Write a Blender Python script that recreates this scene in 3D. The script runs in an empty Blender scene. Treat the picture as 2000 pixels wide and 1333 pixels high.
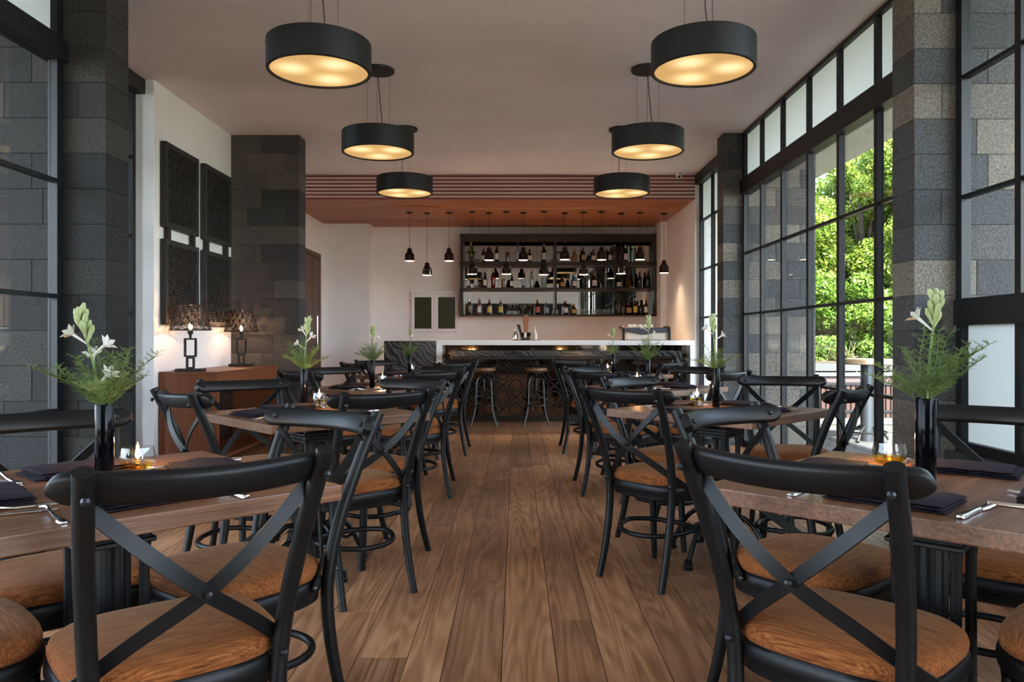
import bpy, bmesh, math, random
import numpy as np
from mathutils import Vector, Matrix
random.seed(7)
RNG = np.random.default_rng(7)
scene = bpy.context.scene
COL = scene.collection
PI = math.pi

# ------------------------------------------------------------------ camera
F, CX, CY, CH = 1500.0, 1008.0, 663.0, 1.10
cd = bpy.data.cameras.new('camera')
cd.sensor_fit = 'HORIZONTAL'; cd.sensor_width = 36.0
cd.lens = F / 2000.0 * 36.0
cd.shift_x = -(CX - 1000.0) / 2000.0
cd.shift_y = (CY - 666.5) / 2000.0
cd.clip_start = 0.05; cd.clip_end = 200
cam = bpy.data.objects.new('camera', cd); COL.objects.link(cam)
cam.location = (0, 0, CH); cam.rotation_euler = (PI / 2, 0, 0)
scene.camera = cam

# ------------------------------------------------------------------ world, sun, exposure
wd = bpy.data.worlds.new('world'); scene.world = wd; wd.use_nodes = True
wn = wd.node_tree.nodes; wl = wd.node_tree.links
bg = wn['Background']
sky = wn.new('ShaderNodeTexSky'); sky.sky_type = 'HOSEK_WILKIE'
sky.turbidity = 6.0; sky.ground_albedo = 0.4
sky.sun_direction = Vector((0.10, -0.62, 0.78)).normalized()
hsv = wn.new('ShaderNodeHueSaturation'); hsv.inputs['Saturation'].default_value = 0.6
wl.new(sky.outputs[0], hsv.inputs['Color']); wl.new(hsv.outputs[0], bg.inputs['Color'])
bg.inputs['Strength'].default_value = 12.0
sd = bpy.data.lights.new('sun', 'SUN'); sd.energy = 14.0; sd.angle = 0.02; sd.color = (1.0, 0.93, 0.80)
sun = bpy.data.objects.new('sun', sd); COL.objects.link(sun)
sun.rotation_euler = Vector((-0.10, 0.62, -0.78)).to_track_quat('-Z', 'Y').to_euler()
vs = scene.view_settings
vs.view_transform = 'Standard'; vs.look = 'None'; vs.gamma = 1.0; vs.use_curve_mapping = False
vs.exposure = 2.22
scene.cycles.use_denoising = True
scene.cycles.max_bounces = 10; scene.cycles.diffuse_bounces = 5
scene.cycles.transparent_max_bounces = 16
scene.cycles.caustics_reflective = False; scene.cycles.caustics_refractive = False
scene.cycles.sample_clamp_indirect = 6.0

# ------------------------------------------------------------------ helpers
def W(px, py, d):
    """photo pixel at depth d -> world point (measured layout)."""
    return Vector(((px - CX) / F * d, d, CH + (CY - py) / F * d))

class MB:
    def __init__(s): s.v = []; s.f = []
    def add(s, vs, fs):
        o = len(s.v); s.v += [tuple(p) for p in vs]; s.f += [tuple(i + o for i in q) for q in fs]; return s
    def box(s, x0, x1, y0, y1, z0, z1):
        return s.add([(x0,y0,z0),(x1,y0,z0),(x1,y1,z0),(x0,y1,z0),(x0,y0,z1),(x1,y0,z1),(x1,y1,z1),(x0,y1,z1)],
                     [(0,3,2,1),(4,5,6,7),(0,1,5,4),(1,2,6,5),(2,3,7,6),(3,0,4,7)])
    def obox(s, c, ax, ay, az, hx, hy, hz):
        c = Vector(c); P = []
        for k in (-1, 1):
            for (i, j) in ((-1,-1),(1,-1),(1,1),(-1,1)):
                P.append(c + ax * (i * hx) + ay * (j * hy) + az * (k * hz))
        return s.add(P, [(0,3,2,1),(4,5,6,7),(0,1,5,4),(1,2,6,5),(2,3,7,6),(3,0,4,7)])
    def bar(s, a, b, w, t, nrm=(0, 1, 0)):
        a = Vector(a); b = Vector(b); d = (b - a); L = d.length; d.normalize()
        n = Vector(nrm); n = (n - d * n.dot(d)).normalized(); u = d.cross(n)
        return s.obox((a + b) / 2, d, u, n, L / 2, w / 2, t / 2)
    def frames(s, pts):
        pts = [Vector(p) for p in pts]; T = []
        for i in range(len(pts)):
            a = pts[max(0, i - 1)]; b = pts[min(len(pts) - 1, i + 1)]
            T.append((b - a).normalized())
        n = Vector((0, 0, 1)) if abs(T[0].z) < 0.9 else Vector((1, 0, 0))
        n = (n - T[0] * n.dot(T[0])).normalized(); N = [n]
        for i in range(1, len(pts)):
            n = N[-1] - T[i] * N[-1].dot(T[i]); N.append(n.normalized())
        return pts, T, N
    def tube(s, pts, r, n=8, closed=False, caps=True):
        pts, T, N = s.frames(pts)
        if closed:
            m = len(pts)
            T = [(pts[(i + 1) % m] - pts[i - 1]).normalized() for i in range(m)]
            N = [(Vector((0, 0, 1)) - t * t.z).normalized() for t in T]
        if not hasattr(r, '__len__'): r = [r] * len(pts)
        V = []
        for p, t, nn, rr in zip(pts, T, N, r):
            b = t.cross(nn)
            for k in range(n):
                a = 2 * PI * k / n
                V.append(p + nn * (rr * math.cos(a)) + b * (rr * math.sin(a)))
        Fc = []; m = len(pts)
        for i in range(m if closed else m - 1):
            j = (i + 1) % m
            for k in range(n):
                Fc.append((i*n + k, i*n + (k+1) % n, j*n + (k+1) % n, j*n + k))
        if caps and not closed:
            Fc.append(tuple(range(n - 1, -1, -1))); Fc.append(tuple((m-1)*n + k for k in range(n)))
        return s.add(V, Fc)
    def sweep(s, pts, up, w, t, sec=None):
        """flat section: w along 'up' made normal to path, t across; sec = list of unit (a,b)."""
        pts = [Vector(p) for p in pts]; m = len(pts)
        sec = sec or [(-1,-1),(1,-1),(1,1),(-1,1)]; n = len(sec)
        if not hasattr(w, '__len__'): w = [w] * m
        V = []
        for i in range(m):
            d = (pts[min(m-1, i+1)] - pts[max(0, i-1)]).normalized()
            u = up[i] if isinstance(up, list) else up
            u = Vector(u); u = (u - d * u.dot(d)).normalized(); q = d.cross(u)
            for (a, b) in sec: V.append(pts[i] + u * (a * w[i] / 2) + q * (b * t / 2))
        Fc = []
        for i in range(m - 1):
            for k in range(n): Fc.append((i*n+k, i*n+(k+1)%n, (i+1)*n+(k+1)%n, (i+1)*n+k))
        Fc.append(tuple(range(n-1, -1, -1))); Fc.append(tuple((m-1)*n+k for k in range(n)))
        return s.add(V, Fc)
    def lathe(s, prof, n=16, c=(0, 0, 0), cap=True):
        V = []; Fc = []; m = len(prof)
        for (r, z) in prof:
            for k in range(n):
                a = 2 * PI * k / n
                V.append((c[0] + r * math.cos(a), c[1] + r * math.sin(a), c[2] + z))
        for i in range(m - 1):
            for k in range(n): Fc.append((i*n+k, i*n+(k+1)%n, (i+1)*n+(k+1)%n, (i+1)*n+k))
        if cap:
            if prof[0][0] > 1e-5: Fc.append(tuple(range(n-1, -1, -1)))
            if prof[-1][0] > 1e-5: Fc.append(tuple((m-1)*n+k for k in range(n)))
        return s.add(V, Fc)
    def loft(s, loops, cap0=True, cap1=True):
        n = len(loops[0]); V = [p for l in loops for p in l]; Fc = []
        for i in range(len(loops) - 1):
            for k in range(n): Fc.append((i*n+k, i*n+(k+1)%n, (i+1)*n+(k+1)%n, (i+1)*n+k))
        if cap0: Fc.append(tuple(range(n-1, -1, -1)))
        if cap1: Fc.append(tuple((len(loops)-1)*n+k for k in range(n)))
        return s.add(V, Fc)
    def ball(s, c, r, n=8, m=5, sz=1.0):
        return s.lathe([(max(1e-6, r * math.sin(PI * i / m)), -r * sz * math.cos(PI * i / m)) for i in range(m + 1)], n, c, cap=False)
    def build(s, name, mat, parent=None, bevel=0.0, seg=1, smooth=35, mods=None):
        me = bpy.data.meshes.new(name); me.from_pydata(s.v, [], s.f); me.update()
        if bevel > 0:
            bm = bmesh.new(); bm.from_mesh(me)
            bmesh.ops.bevel(bm, geom=list(bm.edges), offset=bevel, segments=seg, affect='EDGES', profile=0.6, clamp_overlap=True)
            bm.to_mesh(me); bm.free()
        if smooth:
            me.shade_smooth(); me.set_sharp_from_angle(angle=math.radians(smooth))
        if mat: me.materials.append(mat)
        o = bpy.data.objects.new(name, me); COL.objects.link(o)
        if parent: o.parent = parent
        return o

def fast_mesh(name, verts, faces_n, mat, parent=None):
    """verts (N*k,3) numpy, consecutive k-gons."""
    k = faces_n; n = len(verts) // k
    me = bpy.data.meshes.new(name)
    me.vertices.add(len(verts)); me.vertices.foreach_set('co', np.asarray(verts, dtype=np.float32).ravel())
    me.loops.add(n * k); me.loops.foreach_set('vertex_index', np.arange(n * k, dtype=np.int32))
    me.polygons.add(n); me.polygons.foreach_set('loop_start', np.arange(0, n * k, k, dtype=np.int32))
    me.update(calc_edges=True); me.validate()
    me.materials.append(mat)
    o = bpy.data.objects.new(name, me); COL.objects.link(o)
    if parent: o.parent = parent
    return o

def tag(o, label=None, cat=None, group=None, kind=None):
    if label: o['label'] = label
    if cat: o['category'] = cat
    if group: o['group'] = group
    if kind: o['kind'] = kind
    return o
def thing(name, label, cat, loc=(0, 0, 0), rz=0.0, group=None, kind=None):
    o = bpy.data.objects.new(name, None); COL.objects.link(o)
    o.empty_display_size = 0.1
    o.location = loc; o.rotation_euler = (0, 0, rz)
    return tag(o, label, cat, group, kind)
def struct(o, label=None): return tag(o, label, None, None, 'structure')
def copy_tree(o, parent=None):
    c = o.copy(); COL.objects.link(c)
    if parent: c.parent = parent
    for ch in o.children: copy_tree(ch, c)
    return c

# ------------------------------------------------------------------ materials
def new_mat(name):
    m = bpy.data.materials.new(name); m.use_nodes = True
    nt = m.node_tree; b = nt.nodes['Principled BSDF']
    return m, nt, b
def N_(nt, t, **kw):
    n = nt.nodes.new(t)
    for k, v in kw.items(): setattr(n, k, v)
    return n
def mat(name, col, rough=0.5, metal=0.0, spec=0.5, emit=None, es=1.0, coat=0.0):
    m, nt, b = new_mat(name)
    b.inputs['Base Color'].default_value = (*col, 1); b.inputs['Roughness'].default_value = rough
    b.inputs['Metallic'].default_value = metal; b.inputs['Specular IOR Level'].default_value = spec
    b.inputs['Coat Weight'].default_value = coat
    if emit:
        b.inputs['Emission Color'].default_value = (*emit, 1); b.inputs['Emission Strength'].default_value = es
    return m
def ramp(nt, stops, interp='LINEAR'):
    r = N_(nt, 'ShaderNodeValToRGB'); cr = r.color_ramp; cr.interpolation = interp
    while len(cr.elements) > 1: cr.elements.remove(cr.elements[-1])
    cr.elements[0].position = stops[0][0]; cr.elements[0].color = (*stops[0][1], 1)
    for p, c in stops[1:]:
        e = cr.elements.new(p); e.color = (*c, 1)
    return r
def bump(nt, b, src, strength, dist=0.01):
    bp = N_(nt, 'ShaderNodeBump'); bp.inputs['Strength'].default_value = strength; bp.inputs['Distance'].default_value = dist
    nt.links.new(src, bp.inputs['Height']); nt.links.new(bp.outputs[0], b.inputs['Normal'])

def wood_mat(name, dark, mid, light, axis='Y', rough=0.45, scale=1.0, rnd=0.35, bump_s=0.15, spec=0.4, blotch=0.5, rings=0.0):
    """grain along axis in object space, every object its own tone."""
    m, nt, b = new_mat(name); L = nt.links
    tc = N_(nt, 'ShaderNodeTexCoord'); oi = N_(nt, 'ShaderNodeObjectInfo')
    off = N_(nt, 'ShaderNodeMath', operation='MULTIPLY'); off.inputs[1].default_value = 37.0
    L.new(oi.outputs['Random'], off.inputs[0])
    add = N_(nt, 'ShaderNodeVectorMath', operation='ADD'); L.new(tc.outputs['Object'], add.inputs[0]); L.new(off.outputs[0], add.inputs[1])
    mp = N_(nt, 'ShaderNodeMapping')
    sc = {'X': (0.9, 14, 14), 'Y': (14, 0.9, 14), 'Z': (14, 14, 0.9)}[axis]
    mp.inputs['Scale'].default_value = [q * scale for q in sc]; L.new(add.outputs[0], mp.inputs[0])
    n1 = N_(nt, 'ShaderNodeTexNoise'); n1.inputs['Scale'].default_value = 1.0; n1.inputs['Detail'].default_value = 6; n1.inputs['Roughness'].default_value = 0.6; n1.inputs['Distortion'].default_value = 1.6
    L.new(mp.outputs[0], n1.inputs['Vector'])
    mp2 = N_(nt, 'ShaderNodeMapping'); mp2.inputs['Scale'].default_value = [q * scale * (6 if q > 5 else 2.2) for q in sc]; L.new(add.outputs[0], mp2.inputs[0])
    n2 = N_(nt, 'ShaderNodeTexNoise'); n2.inputs['Detail'].default_value = 3; L.new(mp2.outputs[0], n2.inputs['Vector']); n2.inputs['Scale'].default_value = 1.0
    n3 = N_(nt, 'ShaderNodeTexNoise'); n3.inputs['Scale'].default_value = 3.0; n3.inputs['Detail'].default_value = 4; L.new(add.outputs[0], n3.inputs['Vector'])
    r = ramp(nt, [(0.25, dark), (0.5, mid), (0.78, light)]); 
    mx = N_(nt, 'ShaderNodeMath', operation='MULTIPLY_ADD'); L.new(n2.outputs[0], mx.inputs[0]); mx.inputs[1].default_value = 0.45
    s1 = N_(nt, 'ShaderNodeMath', operation='MULTIPLY'); L.new(n1.outputs[0], s1.inputs[0]); s1.inputs[1].default_value = 0.55; L.new(s1.outputs[0], mx.inputs[2])
    fac = mx.outputs[0]
    if rings:
        mp3 = N_(nt, 'ShaderNodeMapping'); mp3.inputs['Scale'].default_value = [q * scale * (0.62 if q > 5 else 0.75) for q in sc]; L.new(add.outputs[0], mp3.inputs[0])
        n4 = N_(nt, 'ShaderNodeTexNoise'); n4.inputs['Scale'].default_value = 0.8; n4.inputs['Detail'].default_value = 1.5; L.new(mp3.outputs[0], n4.inputs['Vector'])
        sn = N_(nt, 'ShaderNodeMath', operation='MULTIPLY'); L.new(n4.outputs[0], sn.inputs[0]); sn.inputs[1].default_value = 120.0
        si = N_(nt, 'ShaderNodeMath', operation='SINE'); L.new(sn.outputs[0], si.inputs[0])
        sm = N_(nt, 'ShaderNodeMath', operation='MULTIPLY_ADD'); L.new(si.outputs[0], sm.inputs[0]); sm.inputs[1].default_value = 0.085 * rings * 2; L.new(fac, sm.inputs[2]); fac = sm.outputs[0]
    L.new(fac, r.inputs[0])
    hs = N_(nt, 'ShaderNodeHueSaturation'); L.new(r.outputs[0], hs.inputs['Color'])
    v = N_(nt, 'ShaderNodeMath', operation='MULTIPLY_ADD'); L.new(oi.outputs['Random'], v.inputs[0]); v.inputs[1].default_value = rnd; v.inputs[2].default_value = 1 - rnd / 2
    v2 = N_(nt, 'ShaderNodeMath', operation='MULTIPLY_ADD'); L.new(n3.outputs[0], v2.inputs[0]); v2.inputs[1].default_value = blotch; v2.inputs[2].default_value = 1 - blotch / 2
    v3 = N_(nt, 'ShaderNodeMath', operation='MULTIPLY'); L.new(v.outputs[0], v3.inputs[0]); L.new(v2.outputs[0], v3.inputs[1])
    L.new(v3.outputs[0], hs.inputs['Value']); L.new(hs.outputs[0], b.inputs['Base Color'])
    b.inputs['Roughness'].default_value = rough; b.inputs['Specular IOR Level'].default_value = spec
    if bump_s: bump(nt, b, mx.outputs[0], bump_s, 0.004)
    return m

def stone_mat(name, k, flat):
    m, nt, b = new_mat(name); L = nt.links
    tc = N_(nt, 'ShaderNodeTexCoord'); oi = N_(nt, 'ShaderNodeObjectInfo')
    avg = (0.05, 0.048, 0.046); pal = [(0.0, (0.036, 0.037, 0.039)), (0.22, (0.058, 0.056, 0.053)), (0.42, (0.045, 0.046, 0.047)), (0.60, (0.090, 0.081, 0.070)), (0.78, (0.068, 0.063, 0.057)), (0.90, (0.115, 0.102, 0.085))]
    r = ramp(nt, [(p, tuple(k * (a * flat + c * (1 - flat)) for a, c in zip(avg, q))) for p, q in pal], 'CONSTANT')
    L.new(oi.outputs['Random'], r.inputs[0])
    n = N_(nt, 'ShaderNodeTexNoise'); n.inputs['Scale'].default_value = 75; n.inputs['Detail'].default_value = 5; n.inputs['Roughness'].default_value = 0.8
    L.new(tc.outputs['Object'], n.inputs['Vector'])
    r2 = ramp(nt, [(0.32, (0.35,) * 3), (0.5, (1, 1, 1)), (0.68, (1.9,) * 3)]); L.new(n.outputs[0], r2.inputs[0])
    mx = N_(nt, 'ShaderNodeMix', data_type='RGBA', blend_type='MULTIPLY'); mx.inputs[0].default_value = 1.0
    L.new(r.outputs[0], mx.inputs[6]); L.new(r2.outputs[0], mx.inputs[7]); L.new(mx.outputs[2], b.inputs['Base Color'])
    b.inputs['Roughness'].default_value = 0.8; b.inputs['Specular IOR Level'].default_value = 0.3
    n2 = N_(nt, 'ShaderNodeTexNoise'); n2.inputs['Scale'].default_value = 45; n2.inputs['Detail'].default_value = 5; L.new(tc.outputs['Object'], n2.inputs['Vector'])
    bump(nt, b, n2.outputs[0], 0.35, 0.006)
    return m

def marble_mat():
    m, nt, b = new_mat('black_wave_marble'); L = nt.links
    tc = N_(nt, 'ShaderNodeTexCoord'); mp = N_(nt, 'ShaderNodeMapping'); mp.inputs['Rotation'].default_value = (0, 0.9, 0.2)
    nz = N_(nt, 'ShaderNodeTexNoise'); nz.inputs['Scale'].default_value = 2.2; nz.inputs['Detail'].default_value = 2; L.new(tc.outputs['Object'], nz.inputs['Vector'])
    vm = N_(nt, 'ShaderNodeVectorMath', operation='MULTIPLY_ADD'); vm.inputs[1].default_value = (0.55, 0.55, 0.55); L.new(nz.outputs['Color'], vm.inputs[0]); L.new(tc.outputs['Object'], vm.inputs[2])
    L.new(vm.outputs[0], mp.inputs[0])
    w = N_(nt, 'ShaderNodeTexWave'); w.inputs['Scale'].default_value = 5.0; w.inputs['Distortion'].default_value = 2.5; w.inputs['Detail'].default_value = 5; w.inputs['Detail Scale'].default_value = 1.6; w.inputs['Detail Roughness'].default_value = 0.55
    L.new(mp.outputs[0], w.inputs['Vector'])
    w2 = N_(nt, 'ShaderNodeTexWave'); w2.inputs['Scale'].default_value = 17; w2.inputs['Distortion'].default_value = 3.0; w2.inputs['Detail'].default_value = 4; w2.inputs['Detail Scale'].default_value = 0.6
    L.new(mp.outputs[0], w2.inputs['Vector'])
    r = ramp(nt, [(0.0, (0.008, 0.008, 0.009)), (0.45, (0.03, 0.029, 0.03)), (0.75, (0.075, 0.07, 0.07)), (1.0, (0.20, 0.185, 0.18))])
    ad = N_(nt, 'ShaderNodeMath', operation='MULTIPLY_ADD'); L.new(w.outputs['Fac'], ad.inputs[0]); ad.inputs[1].default_value = 0.55
    s2 = N_(nt, 'ShaderNodeMath', operation='MULTIPLY'); L.new(w2.outputs['Fac'], s2.inputs[0]); s2.inputs[1].default_value = 0.42; L.new(s2.outputs[0], ad.inputs[2])
    L.new(ad.outputs[0], r.inputs[0]); L.new(r.outputs[0], b.inputs['Base Color'])
    b.inputs['Roughness'].default_value = 0.22
    return m

def paint_mat(name, col, rough=0.7, var=0.06, bs=0.05):
    m, nt, b = new_mat(name); L = nt.links
    tc = N_(nt, 'ShaderNodeTexCoord')
    n = N_(nt, 'ShaderNodeTexNoise'); n.inputs['Scale'].default_value = 1.3; n.inputs['Detail'].default_value = 3; L.new(tc.outputs['Object'], n.inputs['Vector'])
    r = ramp(nt, [(0.3, tuple(c * (1 - var) for c in col)), (0.7, tuple(min(1, c * (1 + var)) for c in col))]); L.new(n.outputs[0], r.inputs[0])
    L.new(r.outputs[0], b.inputs['Base Color']); b.inputs['Roughness'].default_value = rough; b.inputs['Specular IOR Level'].default_value = 0.3
    n2 = N_(nt, 'ShaderNodeTexNoise'); n2.inputs['Scale'].default_value = 180; L.new(tc.outputs['Object'], n2.inputs['Vector'])
    if bs: bump(nt, b, n2.outputs[0], bs, 0.002)
    return m

def thin_glass(name, tint=(1, 1, 1), refl=0.04, edge=0.55, rough=0.0):
    m = bpy.data.materials.new(name); m.use_nodes = True; nt = m.node_tree; nt.nodes.clear(); L = nt.links
    out = N_(nt, 'ShaderNodeOutputMaterial'); mx = N_(nt, 'ShaderNodeMixShader'); tr = N_(nt, 'ShaderNodeBsdfTransparent'); gl = N_(nt, 'ShaderNodeBsdfGlossy')
    tr.inputs[0].default_value = (*tint, 1); gl.inputs['Roughness'].default_value = rough
    lw = N_(nt, 'ShaderNodeLayerWeight'); pw = N_(nt, 'ShaderNodeMath', operation='POWER'); pw.inputs[1].default_value = 4.0
    L.new(lw.outputs['Facing'], pw.inputs[0]); ma = N_(nt, 'ShaderNodeMath', operation='MULTIPLY_ADD'); ma.inputs[1].default_value = edge; ma.inputs[2].default_value = refl
    L.new(pw.outputs[0], ma.inputs[0]); L.new(ma.outputs[0], mx.inputs[0]); L.new(tr.outputs[0], mx.inputs[1]); L.new(gl.outputs[0], mx.inputs[2]); L.new(mx.outputs[0], out.inputs[0])
    return m
def frosted_mat(name, k):
    m = bpy.data.materials.new(name); m.use_nodes = True; nt = m.node_tree; nt.nodes.clear(); L = nt.links
    out = N_(nt, 'ShaderNodeOutputMaterial'); mx = N_(nt, 'ShaderNodeMixShader'); tl = N_(nt, 'ShaderNodeBsdfTranslucent'); df = N_(nt, 'ShaderNodeBsdfDiffuse')
    tl.inputs[0].default_value = (0.30 * k, 0.325 * k, 0.31 * k, 1); df.inputs[0].default_value = (0.45, 0.5, 0.49, 1); mx.inputs[0].default_value = 0.15
    L.new(tl.outputs[0], mx.inputs[1]); L.new(df.outputs[0], mx.inputs[2]); L.new(mx.outputs[0], out.inputs[0])
    return m
def fabric_mat():
    m, nt, b = new_mat('rust_chenille'); L = nt.links
    tc = N_(nt, 'ShaderNodeTexCoord'); oi = N_(nt, 'ShaderNodeObjectInfo')
    off = N_(nt, 'ShaderNodeMath', operation='MULTIPLY'); off.inputs[1].default_value = 19.0; L.new(oi.outputs['Random'], off.inputs[0])
    add = N_(nt, 'ShaderNodeVectorMath', operation='ADD'); L.new(tc.outputs['Object'], add.inputs[0]); L.new(off.outputs[0], add.inputs[1])
    mp = N_(nt, 'ShaderNodeMapping'); mp.inputs['Scale'].default_value = (16, 420, 150); L.new(add.outputs[0], mp.inputs[0])
    n = N_(nt, 'ShaderNodeTexNoise'); n.inputs['Scale'].default_value = 1.0; n.inputs['Detail'].default_value = 4; n.inputs['Distortion'].default_value = 0.4; L.new(mp.outputs[0], n.inputs['Vector'])
    r = ramp(nt, [(0.28, (0.085, 0.023, 0.006)), (0.5, (0.21, 0.065, 0.017)), (0.75, (0.36, 0.135, 0.043))]); L.new(n.outputs[0], r.inputs[0])
    n2 = N_(nt, 'ShaderNodeTexNoise'); n2.inputs['Scale'].default_value = 6; L.new(add.outputs[0], n2.inputs['Vector'])
    hs = N_(nt, 'ShaderNodeHueSaturation'); v = N_(nt, 'ShaderNodeMath', operation='MULTIPLY_ADD'); L.new(n2.outputs[0], v.inputs[0]); v.inputs[1].default_value = 0.5; v.inputs[2].default_value = 0.75
    L.new(v.outputs[0], hs.inputs['Value']); L.new(r.outputs[0], hs.inputs['Color']); L.new(hs.outputs[0], b.inputs['Base Color'])
    b.inputs['Roughness'].default_value = 0.9; b.inputs['Specular IOR Level'].default_value = 0.15; b.inputs['Sheen Weight'].default_value = 0.12
    b.inputs['Sheen Tint'].default_value = (1.0, 0.65, 0.4, 1)
    bump(nt, b, n.outputs[0], 0.25, 0.003)
    return m
def leaf_mat(name, c0, c1, rough=0.5, trans=0.3):
    m, nt, b = new_mat(name); L = nt.links
    tc = N_(nt, 'ShaderNodeTexCoord'); n = N_(nt, 'ShaderNodeTexNoise'); n.inputs['Scale'].default_value = 7.0; n.inputs['Detail'].default_value = 4
    L.new(tc.outputs['Object'], n.inputs['Vector']); r = ramp(nt, [(0.32, c0), (0.68, c1)]); L.new(n.outputs[0], r.inputs[0]); L.new(r.outputs[0], b.inputs['Base Color'])
    b.inputs['Roughness'].default_value = rough; b.inputs['Specular IOR Level'].default_value = 0.3
    if trans:
        tl = N_(nt, 'ShaderNodeBsdfTranslucent'); L.new(r.outputs[0], tl.inputs[0]); mx = N_(nt, 'ShaderNodeMixShader'); mx.inputs[0].default_value = trans
        L.new(b.outputs[0], mx.inputs[1]); L.new(tl.outputs[0], mx.inputs[2]); L.new(mx.outputs[0], nt.nodes['Material Output'].inputs[0])
    return m
def emit_mat(name, col, s):
    m = bpy.data.materials.new(name); m.use_nodes = True; nt = m.node_tree; nt.nodes.clear()
    e = N_(nt, 'ShaderNodeEmission'); e.inputs[0].default_value = (*col, 1); e.inputs[1].default_value = s
    o = N_(nt, 'ShaderNodeOutputMaterial'); nt.links.new(e.outputs[0], o.inputs[0]); return m

M = {}
M['wall'] = paint_mat('white_wall_paint', (0.82, 0.80, 0.79))
M['wallcool'] = M['wall']
M['ceiling'] = paint_mat('ceiling_paint', (0.77, 0.735, 0.79))
M['extwhite'] = paint_mat('exterior_white_paint', (0.42, 0.41, 0.41))
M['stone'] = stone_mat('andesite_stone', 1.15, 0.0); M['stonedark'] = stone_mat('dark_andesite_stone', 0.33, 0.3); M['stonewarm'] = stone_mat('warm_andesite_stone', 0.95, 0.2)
M['stonecore'] = mat('joint_mortar', (0.03, 0.03, 0.03), 0.9)
M['floor'] = wood_mat('oak_floor', (0.17, 0.070, 0.030), (0.34, 0.160, 0.078), (0.50, 0.28, 0.15), 'Y', 0.38, 0.8, 0.6, 0.2, 0.4, 0.8, rings=0.5)
M['subfloor'] = mat('dark_subfloor', (0.02, 0.012, 0.008), 0.9)
M['soffit'] = wood_mat('red_teak_boards', (0.22, 0.075, 0.036), (0.34, 0.130, 0.066), (0.43, 0.18, 0.10), 'X', 0.45, 0.8, 0.3, 0.1)
M['slat'] = wood_mat('dark_red_slats', (0.20, 0.056, 0.042), (0.27, 0.085, 0.064), (0.33, 0.115, 0.085), 'X', 0.5, 0.8, 0.15, 0.1)
M['pendboard'] = wood_mat('honey_teak_board', (0.36, 0.13, 0.055), (0.52, 0.22, 0.10), (0.60, 0.29, 0.15), 'X', 0.42, 0.8, 0.2, 0.1)
M['tabletop'] = wood_mat('walnut_table_top', (0.055, 0.022, 0.011), (0.15, 0.066, 0.033), (0.30, 0.145, 0.078), 'X', 0.36, 1.4, 0.15, 0.35, 0.45, 0.6)
M['console'] = wood_mat('red_brown_console', (0.13, 0.036, 0.012), (0.185, 0.055, 0.020), (0.24, 0.08, 0.032), 'Z', 0.4, 0.7, 0.1, 0.06)
M['door'] = wood_mat('dark_red_door', (0.045, 0.014, 0.008), (0.08, 0.026, 0.014), (0.12, 0.042, 0.022), 'Z', 0.4, 0.8, 0.2, 0.08)
M['steel'] = mat('black_steel_frame', (0.006, 0.0066, 0.008), 0.45, 0, 0.35)
M['glass'] = thin_glass('window_glass', (0.93, 0.96, 0.96), 0.03, 0.45)
M['frost'] = frosted_mat('frosted_glass', 1.0); M['frostdim'] = frosted_mat('frosted_glass_dimmed', 0.55)  # lower panes: same frosted glass in a darker tint that offsets patio sunlight
M['chair'] = mat('black_satin_lacquer', (0.0048, 0.0051, 0.0058), 0.44, 0, 0.27)
M['bolt'] = mat('black_bolt', (0.03, 0.03, 0.032), 0.35, 0.6)
M['fabric'] = fabric_mat()
M['iron'] = mat('cast_iron', (0.005, 0.0053, 0.006), 0.45, 0.0, 0.35)
M['lampblack'] = mat('lamp_black', (0.006, 0.0062, 0.0065), 0.5, 0, 0.3)
M['wire'] = mat('steel_wire', (0.06, 0.055, 0.05), 0.5, 0.3)
M['cord'] = mat('black_cord', (0.012, 0.011, 0.011), 0.6)
M['bellblack'] = mat('gloss_black_enamel', (0.006, 0.006, 0.007), 0.06, 0, 0.6)
M['bellin'] = mat('white_enamel_inside', (0.85, 0.8, 0.7), 0.4)
M['marble'] = marble_mat()
M['whitesolid'] = mat('white_solid_surface', (0.86, 0.83, 0.81), 0.35)
M['darkmirror'] = mat('bronze_mirror', (0.20, 0.15, 0.115), 0.04, 1.0)
M['mirror'] = mat('bar_mirror', (0.36, 0.335, 0.31), 0.015, 1.0)
M['fret'] = mat('dark_fretwork', (0.028, 0.027, 0.026), 0.6, 0, 0.3)
M['barfret'] = mat('brown_black_fretwork', (0.014, 0.010, 0.008), 0.5, 0, 0.3)
M['shelfwood'] = wood_mat('dark_bar_wood', (0.012, 0.008, 0.006), (0.022, 0.014, 0.010), (0.035, 0.022, 0.016), 'X', 0.35, 0.8, 0.1, 0.05)
M['whiteframe'] = mat('pale_grey_frame', (0.78, 0.76, 0.78), 0.5)
M['greenpane'] = mat('olive_green_panel', (0.030, 0.036, 0.012), 0.3)
M['napkin'] = mat('aubergine_napkin', (0.016, 0.011, 0.017), 0.9, 0, 0.15)
M['silver'] = mat('polished_steel', (0.75, 0.74, 0.72), 0.12, 1.0)
M['vase'] = mat('gloss_black_glass', (0.002, 0.002, 0.003), 0.12, 0, 0.12)
M['clear'] = thin_glass('clear_glass', (0.96, 0.97, 0.97), 0.05, 0.75)
M['water'] = thin_glass('water', (0.85, 0.86, 0.82), 0.05, 0.3)
M['oil'] = thin_glass('yellow_oil', (0.98, 0.78, 0.18), 0.05, 0.3)
M['flame'] = emit_mat('candle_flame', (1.0, 0.50, 0.16), 5.0)
M['stemgreen'] = leaf_mat('stem_green', (0.12, 0.19, 0.045), (0.20, 0.29, 0.085), 0.5, 0.0)
M['bud'] = leaf_mat('tuberose_bud', (0.26, 0.32, 0.12), (0.46, 0.48, 0.26), 0.5, 0.0)
M['petal'] = mat('white_petal', (0.62, 0.59, 0.51), 0.6)
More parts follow.
